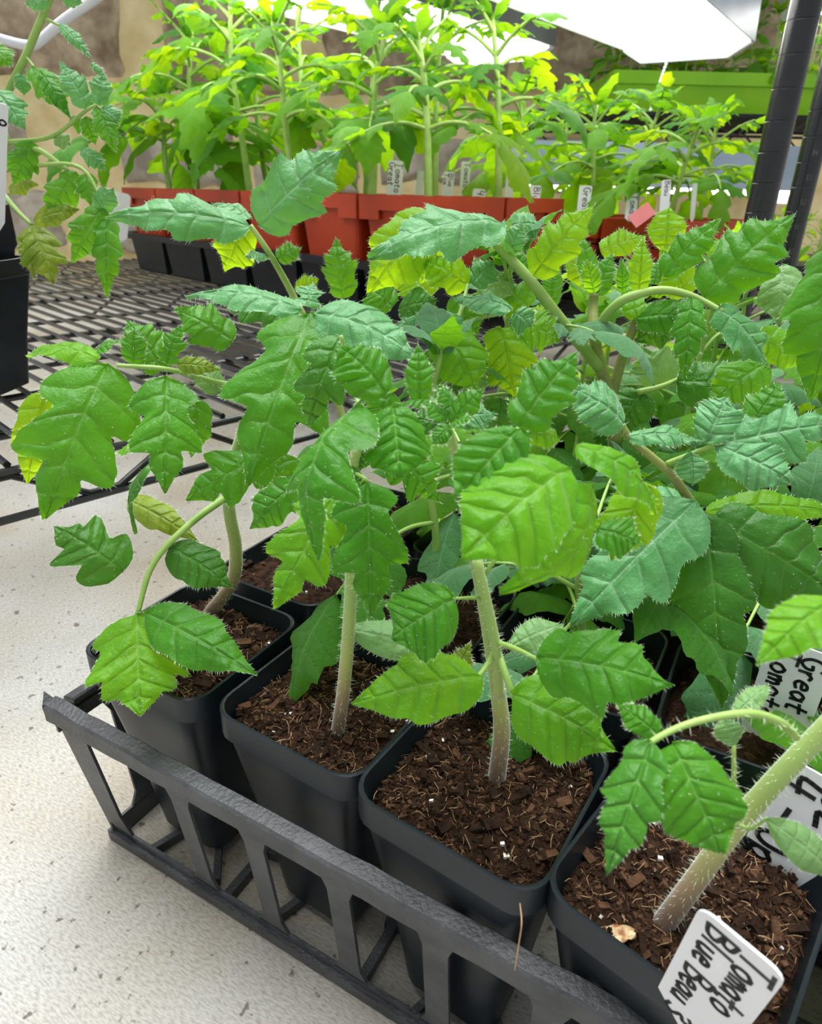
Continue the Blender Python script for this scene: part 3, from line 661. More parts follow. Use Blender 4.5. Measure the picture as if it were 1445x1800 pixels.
# E, right
hand_plant('tomato seedling with blue-green lobed leaves spreading to the right edge, second row', ONZ(1272, 1062, SZ-.004),
  [(1268, 1000, 0), (1250, 950, 0), (1228, 905, 0), (1180, 835, 0), (1112, 775, 0), (1092, 745, 0)], [
  ([(1172, 815, 0), (1210, 800, -.004), (1260, 782, -.01), (1300, 775, -.012)], 5, [(1255, 784, -.01, 1480, 742, -.02, 118, O(mat='blue', arch=.06)), (1242, 778, -.01, 1278, 698, 0, 80, O(mat='blue', kind='round')),
     (1268, 786, -.012, 1398, 852, -.03, 88, O(mat='blue', kind='soft')), (1312, 765, -.01, 1372, 672, 0, 66, O(mat='green', kind='soft')), (1214, 793, -.01, 1217, 852, -.015, 52, O(mat='blue', kind='cot'))]),
  ([(1100, 760, 0), (1097, 746, -.005)], 4, [(1098, 746, -.005, 998, 682, -.0, 92, O(mat='blue', kind='soft', n=(.8, .8, 0))), (1105, 768, -.006, 1234, 778, -.01, 50, O(mat='blue', kind='soft', n=(.6, 1, 0)))]),
  ([(1228, 905, 0), (1218, 898, -.01)], 6, [(1222, 882, -.01, 1004, 1100, -.035, 165, O(mat='blue', kind='tooth', arch=.08)), (1222, 895, -.0, 1100, 872, .01, 60, O(mat='blue', kind='soft', n=(.7, .8, 0)))]),
  ([(1228, 905, 0), (1245, 920, -.01)], 6, [(1240, 900, -.01, 1268, 1245, -.045, 135, O(mat='dark', kind='tooth', arch=.1)), (1250, 915, -.01, 1480, 1060, -.02, 165, O(mat='dark', kind='soft', arch=.1)),
     (1238, 900, .0, 1475, 905, .0, 70, O(mat='backlit_yellow', kind='soft', arch=.12, n=(.8, .6, 0)))]),
  ], .285, (9, 6), 'stemb', hair=1)
# F, tall arching one
hand_plant('tall tomato seedling with a long branch and an arching leaf stalk, right of centre', ONZ(1085, 900, SZ-.004),
  [(1082, 800, 0), (1072, 700, 0), (1054, 640, 0), (1045, 590, 0), (1042, 540, .01), (1045, 515, .01)], [
  ([(1056, 648, 0), (990, 568, -.01), (930, 490, -.02), (880, 438, -.02), (840, 394, -.03)], 11, [
     (882, 392, -.03, 648, 455, -.06, 125, O(mat='blue', kind='tooth', n=(.8, .8, 0), arch=.12)), (760, 372, .0, 648, 515, .0, 110, O(mat='backlit_yellow', kind='soft')), (760, 400, .0, 740, 500, .0, 80, O(mat='backlit_yellow', kind='soft')),
     (935, 485, -.02, 1044, 360, -.01, 80, O(mat='backlit_yellow', kind='tooth')), (893, 448, -.02, 918, 392, -.02, 40, O(mat='blue', kind='soft')), (925, 490, -.02, 900, 430, -.01, 26, O(mat='green', kind='soft')),
     (968, 540, -.01, 975, 455, 0, 36, O(mat='green', kind='soft')), (900, 395, .0, 950, 400, .02, 50, O(mat='blue', kind='soft'))]),
  ([(1046, 605, 0), (1062, 560, -.01), (1100, 525, -.02), (1160, 510, -.02), (1215, 520, -.02), (1270, 548, -.03)], 9, [
     (1122, 515, -.02, 1130, 418, -.01, 40, O(mat='backlit_yellow', kind='soft')), (1168, 445, .02, 1176, 364, .03, 64, O(mat='backlit_yellow', kind='cot', hair=.3)), (1165, 485, -.01, 1266, 386, 0, 66, O(mat='green', kind='tooth', pucker=.03)),
     (1238, 522, -.02, 1394, 378, -.01, 125, O(mat='green', kind='tooth', pucker=.025)), (1216, 522, -.03, 1202, 668, -.05, 58, O(mat='green', kind='tooth')), (1262, 542, -.03, 1348, 645, -.04, 85, O(mat='blue', kind='tooth', n=(.7, .8, 0))),
     (1345, 640, -.02, 1245, 712, -.03, 85, O(mat='bright', kind='soft')), (1150, 500, -.01, 1158, 455, 0, 24, O(mat='green', kind='soft')), (1095, 515, 0, 1092, 455, 0, 24, O(mat='green', kind='soft')), (1190, 545, -.01, 1118, 600, 0, 80, O(mat='dark', kind='soft')),
     (1210, 520, 0, 1160, 440, .02, 70, O(mat='backlit_yellow', kind='soft')), (1120, 560, -.004, 1240, 565, -.02, 62, O(mat='green', kind='soft', arch=.22)), (1120, 558, -.004, 1100, 500, .02, 45, O(mat='bright', kind='soft')), (1475, 425, -.06, 1425, 705, -.08, 145, O(mat='green', kind='tooth')), (1375, 465, 0, 1370, 575, -.02, 75, O(mat='pale', kind='soft')), (1330, 590, 0, 1420, 640, 0, 70, O(mat='bright', kind='soft'))]),
  ([(1045, 520, .01), (1042, 500, .01)], 4, [(1045, 520, .01, 1018, 405, .02, 36, O(mat='green', kind='soft')), (1048, 520, .01, 1075, 445, .02, 42, O(mat='green', kind='soft')), (1045, 515, .0, 1030, 455, .0, 32, O(mat='bright', kind='soft')),
     (1055, 440, .04, 1135, 418, .05, 48, O(mat='backlit_yellow', kind='soft')), (1050, 500, .03, 990, 450, .04, 50, O(mat='backlit_yellow', kind='soft'))]),
  ([(1120, 690, .0), (1160, 680, .0), (1195, 665, .01)], 6, [(1170, 680, .01, 1130, 610, .02, 80, O(mat='pale', kind='soft', hair=.2)), (1190, 670, .0, 1330, 690, .0, 95, O(mat='dark', kind='soft')), (1130, 690, .0, 1080, 760, .0, 90, O(mat='dark', kind='soft'))]),
  ], .43, (11, 8), 'stemb', hair=2, extra_stems=(([(1074, 700, 0), (1095, 625, 0), (1122, 555, 0)], (10, 7)),))
# H, behind A
hand_plant('tomato seedling whose pale three-part leaf rises before the red pots, behind the corner pot', ONZ(640, 985, SZ-.004),
  [(640, 900, 0), (610, 760, .02), (570, 640, .04), (535, 560, .05)], [
  ([(535, 560, .05), (505, 500, .05), (470, 440, .04), (440, 396, .04)], 7, [
     (440, 398, .04, 188, 384, .03, 88, O(mat='blue', kind='tooth', n=(1, .6, 0))), (455, 396, .04, 602, 264, .06, 120, O(mat='blue', kind='tooth')), (470, 450, .04, 432, 452, .03, 30, O(mat='blue', kind='soft', n=(.6, 1, 0))),
     (488, 455, .04, 528, 435, .05, 34, O(mat='green', kind='soft')), (430, 395, .06, 398, 476, .07, 75, O(mat='backlit_yellow', kind='soft')), (440, 385, .06, 375, 360, .08, 40, O(mat='blue', kind='soft', n=(.5, 1, 0)))]),
  ([(615, 790, .01), (560, 830, .0)], 4, [(590, 815, .0, 440, 880, -.01, 85, O(mat='pale', kind='tooth')), (600, 800, .0, 560, 930, -.01, 70, O(mat='green', kind='soft'))]),
  ([(560, 590, .05), (590, 560, .04), (602, 520, .04)], 4, [(604, 525, .04, 590, 418, .05, 64, O(mat='green', kind='tooth')), (520, 510, .04, 560, 490, .04, 30, O(mat='backlit_yellow', kind='soft'))]),
  ], .46, (8, 6), 'stemb', hair=1)

# K, in the middle
hand_plant('tomato seedling with backlit yellow-green leaves in the middle of the tray, behind the bristly one', ONZ(738, 918, SZ-.004),
  [(745, 860, 0), (758, 790, 0), (775, 700, .0), (795, 620, .0), (805, 570, 0)], [
  ([(805, 575, 0), (840, 560, -.01), (890, 550, -.02)], 5, [(900, 545, -.02, 800, 528, -.0, 58, O(mat='blue', kind='soft', n=(.6, 1, 0))), (880, 575, -.0, 905, 700, -.01, 105, O(mat='backlit_yellow', kind='tooth')), (905, 550, -.02, 935, 575, -.02, 50, O(mat='blue', kind='soft')), (900, 560, .0, 985, 600, .0, 80, O(mat='bright', kind='tooth'))]),
  ([(800, 585, 0), (785, 575, -.01), (770, 572, -.015)], 5, [(775, 572, -.015, 840, 695, -.03, 95, O(mat='bright', kind='soft', arch=.2)), (815, 560, -.015, 690, 578, -.02, 48, O(mat='blue', kind='soft', n=(.5, 1, 0), arch=.15)), (760, 610, .0, 805, 705, .0, 85, O(mat='dark', kind='soft'))]),
  ([(803, 572, 0), (815, 530, .01), (822, 500, .02)], 5, [(824, 500, .02, 738, 455, .03, 75, O(mat='backlit_yellow', kind='tooth')), (700, 545, .02, 768, 528, .01, 58, O(mat='dark', kind='soft')), (690, 540, .03, 645, 505, .04, 66, O(mat='green', kind='soft')), (800, 520, .02, 840, 590, .01, 60, O(mat='green', kind='soft')), (830, 500, .02, 870, 460, .03, 60, O(mat='blue', kind='tooth')),
     (850, 520, .03, 900, 480, .05, 70, O(mat='pale', kind='tooth')), (930, 540, .03, 880, 510, .05, 70, O(mat='bright', kind='soft')), (760, 520, .04, 700, 470, .06, 80, O(mat='backlit_yellow', kind='tooth'))]),
  ([(770, 720, 0), (840, 700, .01), (900, 690, .01)], 5, [(890, 692, .01, 990, 660, .01, 80, O(mat='green', kind='tooth')), (880, 700, .0, 860, 800, .0, 80, O(mat='dark', kind='soft')), (840, 690, .0, 820, 650, .01, 60, O(mat='pale', kind='soft'))]),
  ], .40, (10, 7), 'stemb', hair=1)

# ------------------------------------------------------------------ procedural seedlings with shared leaflets
TEMPL = []
def template(kind, seed, **kw):
    vs, uvs, fs, *_ = leaf_geo((0, 0, 0), (1, 0, 0), .52, V((0, 0, 1)), kind=kind, seed=seed, nu=16, nv=3, **kw)
    me = bpy.data.meshes.new('leaflet'); me.from_pydata([tuple(v) for v in vs], [], fs)
    me.polygons.foreach_set('use_smooth', [True]*len(fs)); l = me.uv_layers.new(name='UVMap'); d = []
    for p in me.polygons:
        for vi in p.vertices: d += list(uvs[vi])
    l.data.foreach_set('uv', d); return me
TM = {}
def tmesh(i, mat):
    k = (i, mat)
    if k not in TM:
        me = template(['lobed', 'tooth', 'soft', 'lobed', 'tooth', 'round'][i % 6], 900+i, arch=[.08, .16, .22, .05, .12, .1][i % 6], curl=.25, fold=.2)
        me.materials.append(MAT[mat]); TM[k] = me
    return TM[k]
def put(B, T, nrm, parent, mat, rr, wscale=1.0):
    d = T-B; ln = d.length; x = d.normalized(); n_ = (nrm-x*nrm.dot(x)).normalized(); y = n_.cross(x)
    o_ = bpy.data.objects.new('leaflet', tmesh(rr.randrange(6), mat)); COL.objects.link(o_); o_.parent = parent
    M_ = Matrix(((x.x, y.x, n_.x, B.x), (x.y, y.y, n_.y, B.y), (x.z, y.z, n_.z, B.z), (0, 0, 0, 1))) @ Matrix.Diagonal((ln, ln*wscale, ln, 1))
    o_.matrix_parent_inverse = Matrix.Identity(4); o_.matrix_basis = M_
    return o_
def auto_plant(label, base, h, seed, nleaf=7, leaflen=.1, mats=('green', 'bright', 'backlit_yellow'), group=None, lean=(0, 0), rad=.004, name='tomato_seedling', cat='seedling', pairs=2, zmax=9, stemm='stemg', f0=.28):
    rr = random.Random(seed); base = V(base); t = thing(name, label, cat, tuple(base), group)
    top = base+V((lean[0], lean[1], h)); pts = [base, base.lerp(top, .35)+V((rr.uniform(-.03, .03)*h, rr.uniform(-.03, .03)*h, 0)), base.lerp(top, .7)+V((rr.uniform(-.05, .05)*h, rr.uniform(-.05, .05)*h, 0)), top]
    sp_ = spline(pts, 5); stemtube('stem', pts, rad, rad*.5, t, stemm, 0, 8)
    az = rr.uniform(0, 6.28)
    for i in range(nleaf):
        f_ = f0+(1-f0)*(i+.5)/nleaf; S = sp_[min(len(sp_)-1, int(f_*(len(sp_)-1)))]
        az += 2.4+rr.uniform(-.3, .3); lp = leaflen*(1.15-.75*max(0, f_-.45)/.55)*rr.uniform(.85, 1.15)
        hd = V((math.cos(az), math.sin(az), 0)); el = .35+.9*max(0, f_-.5)*2*rr.uniform(.7, 1.1); dr = .55-.35*max(0, f_-.7)/.3
        path = [S+hd*(lp*q)+V((0, 0, lp*(el*q-dr*q*q))) for q in (0, .3, .6, .85, 1)]
        path = [V((p.x, p.y, min(p.z, zmax))) for p in path]
        lf = stemtube('leaf', path, rad*.5, rad*.22, t, stemm, 0, 6)
        sd_ = V((-hd.y, hd.x, 0)); mat = mats[rr.randrange(len(mats))]
        tip = path[-1]; dn = (path[-1]-path[-2]).normalized()
        def lfl(p, d, ln):
            d = d.normalized(); T = p+d*ln
            put(p, T, V((rr.uniform(-.35, .35), rr.uniform(-.35, .35), 1))+hd*.25, lf, mats[rr.randrange(len(mats))] if rr.random() < .4 else mat, rr, rr.uniform(.85, 1.2))
        lfl(tip, dn+V((0, 0, -rr.uniform(.2, .9))), lp*.80)
        for k in range(pairs):
            q = (.92, .55, .3)[k]; p = path[0].lerp(path[-1], q); j = (3, 2, 1)[k]; p = path[j]
            for sg in (-1, 1): lfl(p, hd*.55+sd_*sg+V((0, 0, -rr.uniform(.05, .6))), lp*(.62-.14*k)*rr.uniform(.85, 1.15))
    lf = stemtube('leaf', [sp_[-1], sp_[-1]+V((0, 0, leaflen*.08))], rad*.5, rad*.3, t, stemm, 0, 6)
    for i in range(4):
        a_ = az+i*1.6; hd = V((math.cos(a_), math.sin(a_), 0)); p = sp_[-1]; ln = leaflen*rr.uniform(.35, .6)
        T = p+(hd*.8+V((0, 0, rr.uniform(.3, 1.1)))).normalized()*ln; T.z = min(T.z, zmax+.01)
        put(p, T, V((0, 0, 1))-hd*.4, lf, mats[rr.randrange(len(mats))], rr)
    return t
# seedlings in the second and third rows of the front tray
for (row, colm, c) in GRID:
    if (row, colm) in ((1, 3),): continue
    hgt = .15+.03*row+R.uniform(-.01, .02)
    if colm == 0: hgt = .11
    if (row, colm) in ((1, 2), (2, 2), (2, 3)): hgt = .085
    if colm == 4: hgt = .12
    if (row, colm) in ((1, 0), (2, 0)): continue
    auto_plant('tomato seedling in the %s row back of the front tray, %s from the left' % (ORD[row], ORD[colm]), (c[0], c[1], ZS-.004), hgt, 300+row*10+colm, 7, .072, ('green', 'bright', 'blue', 'green'), 'tomato seedlings in the front tray', rad=.0028)
# second tray behind with more seedlings
t2 = thing('nursery_tray', 'black nursery tray of seedlings standing behind the front tray at right', 'tray', (.12, .365, 0))
m_ = MB()
for a, b_ in (((.12, .365), (.80, .365)), ((.80, .365), (.80, .655)), ((.80, .655), (.12, .655)), ((.12, .655), (.12, .365))): m_.bar((*a, .03), (*b_, .03), .004, .06)
m_.bar((.12, .51, .003), (.80, .51, .003), .29, .004); m_.build('tray_shell', 'black', t2)
k = 0
for j in range(3):
    for i in range(7):
        c = (.172+.094*i, .413+.094*j)
        p = c[0]-CAM.x
        pot('black square nursery pot in the tray behind, %s row, %s from the left' % (ORD[j], (ORD+['sixth', 'seventh'])[i]), c, 0)
        soil('dark potting soil in the tray behind, %s row, %s pot from the left' % (ORD[j], (ORD+['sixth', 'seventh'])[i]), c, 0, chips=0, seed=200+i+9*j)
        auto_plant('tomato seedling in the tray behind, %s row, %s from the left' % (ORD[j], (ORD+['sixth', 'seventh'])[i]), (c[0], c[1], ZS-.004), R.uniform(.14, .20), 500+i*5+j, 8, .085, ('green', 'bright', 'backlit_yellow', 'bright', 'blue'), 'tomato seedlings in the tray behind', rad=.003, pairs=2)
        k += 1

# ------------------------------------------------------------------ tags in the front tray
def tagat(label, top, bot, dt, wpx, lines, **kw):
    b_ = ONZ(bot[0], bot[1], ZS-.006); T = PX(top[0], top[1], (b_-CAM).dot(FH)+dt)
    return plant_tag(label, T, b_, wpx*MPP((T+b_)/2), lines, **kw)
tagat('white plastic tag lettered Tomato Blue Beau in the front right pot', (1305, 1652), (1205, 1810), -.012, 142, ['Tomato', 'Blue Beau 3'], hgt=.36)
tagat('white plastic tag lettered Great Tomato behind the arching leaf stalk at right', (1412, 1136), (1345, 1320), .0, 100, ['Great W', 'Tomato'], hgt=.36)
tagat('white plastic tag numbered 4 at the right edge above a curled seed leaf', (1462, 1372), (1372, 1545), .0, 150, ['02 e', '4 - 0p'], hgt=.40)

# hanging root, dead leaf bits
m_ = MB(); m_.tube(spline([ONZ(914, 1588, ZR+.002), PX(917, 1622, .150), PX(912, 1660, .149), PX(905, 1705, .148)], 5), .00028, 6)
o = m_.build('root', 'fibre', None, True); tag(o, 'thin dry root hanging over the rim of the front middle pot', 'root')
q = ONZ(1085, 1640, ZS+.003); m_ = MB()
rr = random.Random(3); vs = []; fs = []
for i in range(9):
    for j in range(7):
        p = q+RT*((i-4)*.0016)+V((0, 0, 1)).cross(RT)*((j-3)*.0013)*(1-abs(i-4)/6); vs.append(p+V((0, 0, .003*noise.noise(V((i*.6, j*.6, 3))))))
for i in range(8):
    for j in range(6): a = i*7+j; fs.append((a, a+7, a+8, a+1))
m_.add(vs, fs)
MAT['husk'] = noisemat('dry_husk', (.30, .12, .04), (.88, .74, .42), 240, .6, .6, 400)
o = m_.build('dry_leaf', 'husk', None, True); tag(o, 'crumpled tan dry leaf on the soil of the front right pot', 'dry leaf')
o.modifiers.new('thick', 'SOLIDIFY').thickness = .0004

# ------------------------------------------------------------------ red pots on the wire shelf
def cell_tray(label, O_, n, rows, pit, z):
    t = thing('cell_tray', label, 'tray', (O_.x, O_.y, z))
    m_ = MB(); W_, D_ = n*pit+.02, rows*pit+.02; zt = z+.082
    A = V((*(O_-DX*.01-EX*.01).xy, zt)); cs = [A, A+DX*W_, A+DX*W_+EX*D_, A+EX*D_]
    for i in range(4): m_.bar(cs[i], cs[(i+1) % 4], .016, .012)
    m_.build('rim', 'black', t)
    for i in range(n):
        for j in range(rows):
            c0 = O_+DX*(pit*(i+.5))+EX*(pit*(j+.5)); vs = []
            for h, zz in ((pit*.41, z+.001), (pit*.455, zt-.004)): vs += [V((*(c0+DX*(h*a)+EX*(h*b_)).xy, zz)) for a, b_ in ((-1, -1), (1, -1), (1, 1), (-1, 1))]
            mesh('cell', vs, [(3, 2, 1, 0), (0, 1, 5, 4), (1, 2, 6, 5), (2, 3, 7, 6), (3, 0, 4, 7)], 'traygrey' if False else 'black', t)
    return t
def red_pot(label, c0, half, zb, zt):
    t = thing('red_pot', label, 'pot', (c0.x, c0.y, zb), 'red pots on the shelf')
    def ring(h, z): return [V((*(c0+DX*x+EX*y).xy, z)) for x, y in rrect(h, half*.12, 3)]
    n_ = 16; m_ = MB(); seq = [(half*.72, zb), (half*.93, zt-.012), (half*.93, zt-.001), (half*.9, zt-.001), (half*.88, zt-.04), (half*.72, zb+.006)]
    vs = []; fs = []
    for h, z in seq: vs += ring(h, z)
    for k in range(len(seq)-1):
        for i in range(n_): fs.append((k*n_+i, k*n_+(i+1) % n_, (k+1)*n_+(i+1) % n_, (k+1)*n_+i))
    fs.append(tuple(reversed(range(n_)))); m_.add(vs, fs); m_.build('body', 'red', t)
    m_ = MB()                                # notched rim
    for d1, d2 in ((DX, EX), (EX, -DX), (-DX, -EX), (-EX, DX)):
        e = c0-d2*(half*.965); 
        for a, b_, zl in ((-1.0, -.45, .036), (-.45, .45, .022), (.45, 1.0, .036)):
            m_.box(V((*(e+d1*(half*(a+b_)/2*.985)).xy, zt-zl/2)), d1*(half*(b_-a)/2*.985), d2*half*.03, V((0, 0, zl/2)))
    m_.build('rim', 'red', t)
    vs = [V((*p.xy, zt-.018)) for p in ring(half*.88, 0)]
    o_ = mesh('potting_soil', vs+[v-V((0, 0, .03)) for v in vs], [tuple(range(n_)), tuple(reversed(range(n_, 2*n_)))]+[(i, i+n_, (i+1) % n_+n_, (i+1) % n_) for i in range(n_)], 'soil')
    return t, o_
PIT = .172
O1 = ONZ(232, 480, .181); O1.z = 0
cell_tray('long black cell tray holding red pots on the low wire shelf', O1, 6, 2, PIT, SH)
O2 = PX(812, 362, 1.62); O2.z = 0
cell_tray('black cell tray holding the red pots farther right on the shelf', O2, 3, 2, PIT, SH)
pid = 0
for (OO, n_, zt, nm) in ((O1, 6, .376, 'left'), (O2, 3, .345, 'right')):
    for j in range(2):
        for i in range(n_):
            c0 = OO+DX*(PIT*(i+.5))+EX*(PIT*(j+.5)); pid += 1
            lab = '%s red pot of the %s row in the %s red-pot tray' % ((ORD+['sixth'])[i], ('front', 'back')[j], nm)
            _, so = red_pot('notched-rim '+lab, c0, PIT*.485, SH+.004, zt); tag(so, 'dark soil in the '+lab, 'soil', 'soil in the red pots')
            rr = random.Random(pid)
            hh = (.33+.07*rr.random()) if nm == 'left' else (.22+.06*rr.random())
            hh = ((.20, .29, .33, .30, .26, .22) if nm == 'left' else (.24, .21, .18))[i]+.05*j*(nm == 'left')+rr.uniform(-.015, .015)
            auto_plant('tall tomato plant, %s in the %s row of the %s red-pot tray' % ((ORD+['sixth'])[i], ('front', 'back')[j], nm), V((*(c0+V((rr.uniform(-.02, .02), rr.uniform(-.02, .02), 0))).xy, zt-.02)), hh, 40+pid, 10, (.17-.012*i) if nm == 'left' else .125, ('bright', 'green', 'backlit_yellow', 'bright'), 'tomato plants in the red pots', rad=.0075 if nm == 'left' else .006, zmax=.83, f0=.45, lean=(rr.uniform(-.03, .03), rr.uniform(-.03, .03)))
# tags among the red pots
for k, (x, y, y2, wp, dst, tx) in enumerate([(697, 282, 352, 27, 1.30, ['Tomato', 'Great']), (790, 302, 352, 20, 1.42, ['Blue', 'Tom']), (820, 284, 350, 17, 1.50, ['Tomato']), (843, 332, 372, 22, 1.40, ['42']), (898, 300, 362, 15, 1.45, ['Beau']), (942, 326, 372, 20, 1.36, ['Blue']),
        (963, 318, 365, 14, 1.48, ['Tom']), (1030, 326, 372, 22, 1.34, ['Great']), (1113, 340, 382, 19, 1.26, ['Tomato']), (1172, 316, 380, 16, 1.22, ['Beau']), (1222, 322, 384, 8, 1.30, []), (740, 300, 350, 12, 1.5, [])]):
    T, B_ = PX(x, y, dst), PX(x-6, y2+8, dst)
    plant_tag('small white handwritten plant tag, %s from the left among the red pots' % (ORD+['sixth', 'seventh', 'eighth', 'ninth', 'tenth', 'eleventh', 'twelfth'])[[0, 2, 3, 4, 5, 6, 7, 8, 9, 10, 11, 1][k]], T, B_, wp*MPP(T), tx, 'tags in the red pots', hgt=.42 if len(tx) > 1 else .55, ink=.06)
m_ = MB(); q = PX(1128, 378, 1.14); m_.box(q, (RT*.8+UP*.6)*.019, (UP*.8-RT*.6)*.011, FW*.0006); o = m_.build('tape_flag', 'pink'); tag(o, 'small pink tape flag stuck at the rim of a red pot', 'tape')
# white tag at the left end of the red pots
plant_tag('blank white tag leaning at the left end of the red pots', PX(212, 338, 1.7), PX(205, 428, 1.72), 34*MPP(PX(212, 338, 1.7)), [])

# ------------------------------------------------------------------ left edge pot with plant
LP = ONZ(-28, 690, .187)
lp = pot('black square pot nested in a black holder at the left edge of the picture', (LP.x, LP.y), .45, half=.052, zt=.315, zb=SH+.002)
lp2 = pot('upper black pot set inside the holder pot at the left edge', (LP.x, LP.y), .45, half=.046, zt=.362, zb=SH+.02, lip=.04)
soil('dark soil in the upper black pot at the left edge', (LP.x, LP.y), .45, half=.043, z=.345, chips=0, seed=91)
hand_plant('leggy tomato plant with hanging leaves in the black pot at the left edge', V((LP.x, LP.y, .343)), [(-20, 380, .0), (-5, 310, 0), (10, 250, 0), (0, 195, 0), (40, 110, 0), (70, 40, 0), (95, -20, 0)], [
  ([(5, 290, 0), (60, 262, -.02), (120, 300, -.03)], 6, [(55, 248, -.02, 25, 325, -.03, 55, O(kind='tooth')), (15, 330, -.01, 68, 325, -.02, 34, O(mat='old', kind='soft')), (135, 303, -.03, 80, 388, -.04, 58, O(kind='tooth', mat='green')), (60, 388, -.04, 140, 368, -.04, 40, O(mat='old', kind='soft')),
     (150, 305, -.03, 160, 362, -.04, 42, O(kind='tooth', mat='green')), (145, 262, -.03, 185, 300, -.03, 34, O(kind='tooth', mat='blue'))]),
  ([(0, 335, 0), (30, 370, -.03), (55, 395, -.04)], 5, [(55, 395, -.04, 95, 500, -.06, 78, O(mat='old', kind='lobed')), (50, 400, -.04, 60, 490, -.06, 40, O(mat='old', kind='soft'))]),
  ([(0, 300, 0), (130, 290, -.04), (180, 350, -.05)], 4, [(180, 365, -.05, 128, 462, -.06, 66, O(kind='tooth', mat='green')), (190, 380, -.05, 188, 525, -.07, 52, O(kind='tooth', mat='green')), (175, 370, -.05, 200, 330, -.05, 40, O(mat='blue', kind='soft'))]),
  ([(10, 250, 0), (90, 240, -.02), (150, 195, -.03), (170, 185, -.03)], 4, [(155, 190, -.03, 105, 110, -.02, 48, O(mat='blue', kind='tooth')), (172, 188, -.03, 204, 268, -.04, 42, O(kind='tooth', mat='green')), (180, 190, -.03, 212, 215, -.03, 36, O(mat='blue', kind='soft')), (175, 185, -.03, 180, 125, -.02, 40, O(mat='blue', kind='tooth')),
     (150, 205, -.03, 168, 255, -.03, 30, O(kind='soft', mat='green')), (125, 205, -.02, 168, 245, -.02, 30, O(kind='tooth', mat='green')), (95, 240, -.02, 125, 255, -.02, 30, O(kind='soft', mat='pale'))]),
  ([(45, 98, 0), (60, 118, -.01)], 3, [(58, 118, -.01, 122, 205, -.03, 56, O(kind='tooth', mat='green')), (70, 125, -.02, 125, 210, -.03, 36, O(kind='tooth', mat='green')), (38, 130, -.01, 42, 168, -.01, 26, O(kind='soft', mat='blue'))]),
  ([(78, 32, 0), (105, 45, -.01)], 3, [(105, 42, -.01, 162, 105, -.02, 24, O(kind='soft', mat='blue')), (160, 110, -.02, 185, 138, -.02, 14, O(kind='soft', mat='blue'))]),
  ([(5, 190, 0), (-5, 160, -.02)], 4, [(-10, 158, -.02, 45, 228, -.03, 62, O(kind='tooth', mat='blue')), (-15, 80, 0, 22, 118, -.01, 44, O(kind='tooth', mat='green')), (85, 0, -.01, 45, 5, -.0, 34, O(kind='soft', mat='blue')), (110, -5, 0, 145, 5, 0, 26, O(kind='soft', mat='blue'))]),
  ], .70, (8, 6), 'stemg', hair=0, group='plants on the low shelf')
plant_tag('white plastic tag half cut off by the left edge, in front of the leggy plant', PX(-9, 178, .62), PX(-14, 420, .64), 40*MPP(PX(0, 280, .62)), ['  9  .'], hgt=.5)

# ------------------------------------------------------------------ grow lights
def grow_light(label, far, dr, length, wd, side_mat, ntube):
    dr = dr.normalized(); rt = dr.cross(V((0, 0, 1))).normalized(); up = rt.cross(dr).normalized(); near = far-dr*length
    t = thing('grow_light', label, 'light', tuple((far+near)/2), 'grow lights')
    hh = .10
    m_ = MB()
    prof = [(-wd/2, 0), (-wd/2+.004, hh), (wd/2-.004, hh), (wd/2, 0), (wd/2-.003, 0), (wd/2-.05, .045), (-wd/2+.05, .045), (-wd/2+.003, 0)]
    vs = [p+rt*a+up*b_ for p in (far, near) for a, b_ in prof]; k = len(prof)
    fs = [(j, (j+1) % k, (j+1) % k+k, j+k) for j in range(k)]; mi = [0, 0, 0, 1, 1, 1, 1, 1]
    fs += [tuple(reversed(range(k))), tuple(range(k, 2*k))]; mi += [0, 0]
    mesh('housing', vs, fs, [side_mat, 'reflector'], t, False, mi)
    for e, s_ in ((far, 1), (near, -1)):
        m_ = MB(); a = [(-wd/2+.004, -.004), (-wd/2+.03, hh-.002), (wd/2-.03, hh-.002), (wd/2-.004, -.004), (wd/2-.05, -.030), (-wd/2+.05, -.030)]
        vs = [e-dr*(s_*q)+rt*x+up*z for q in (.004, .03) for x, z in a]; k2 = len(a)
        m_.add(vs, [tuple(range(k2)), tuple(reversed(range(k2, 2*k2)))]+[(j, j+k2, (j+1) % k2+k2, (j+1) % k2) for j in range(k2)]); m_.build('end_cap', 'white', t)
    for i in range(ntube):
        x = wd*(-.5+(i+.5)/ntube)*.78
        m_ = MB(); m_.tube([far-dr*.03+rt*x+up*.004, near+dr*.03+rt*x+up*.004], .0165, 14); m_.build('tube', 'tube', t, True)
    return t
F1 = PX(1208, 82, 1.95); grow_light('white reflector grow light with blue-grey sides at the top right', F1, V((.03, .99, .06)), 1.35, .30, 'steel', 2)
F2 = PX(880, 92, 2.3); grow_light('grey-sided grow light slanting over the tall plants at top centre', F2, V((.10, .99, .03)), 1.5, .34, 'steelg', 3)
F3 = PX(1130, 330, 2.0); grow_light('white grow light under the green planter shelf, glowing behind the tags', F3+V((.35, .2, .0)), V((.88, .48, -.0)), .75, .2, 'steel', 2)
F4 = PX(1398, 8, 2.45); _g = V((.88, .48, 0)).normalized(); grow_light('bright grow light above the green planter at the top right corner', F4+_g*1.0, _g, 1.0, .22, 'steel', 2)
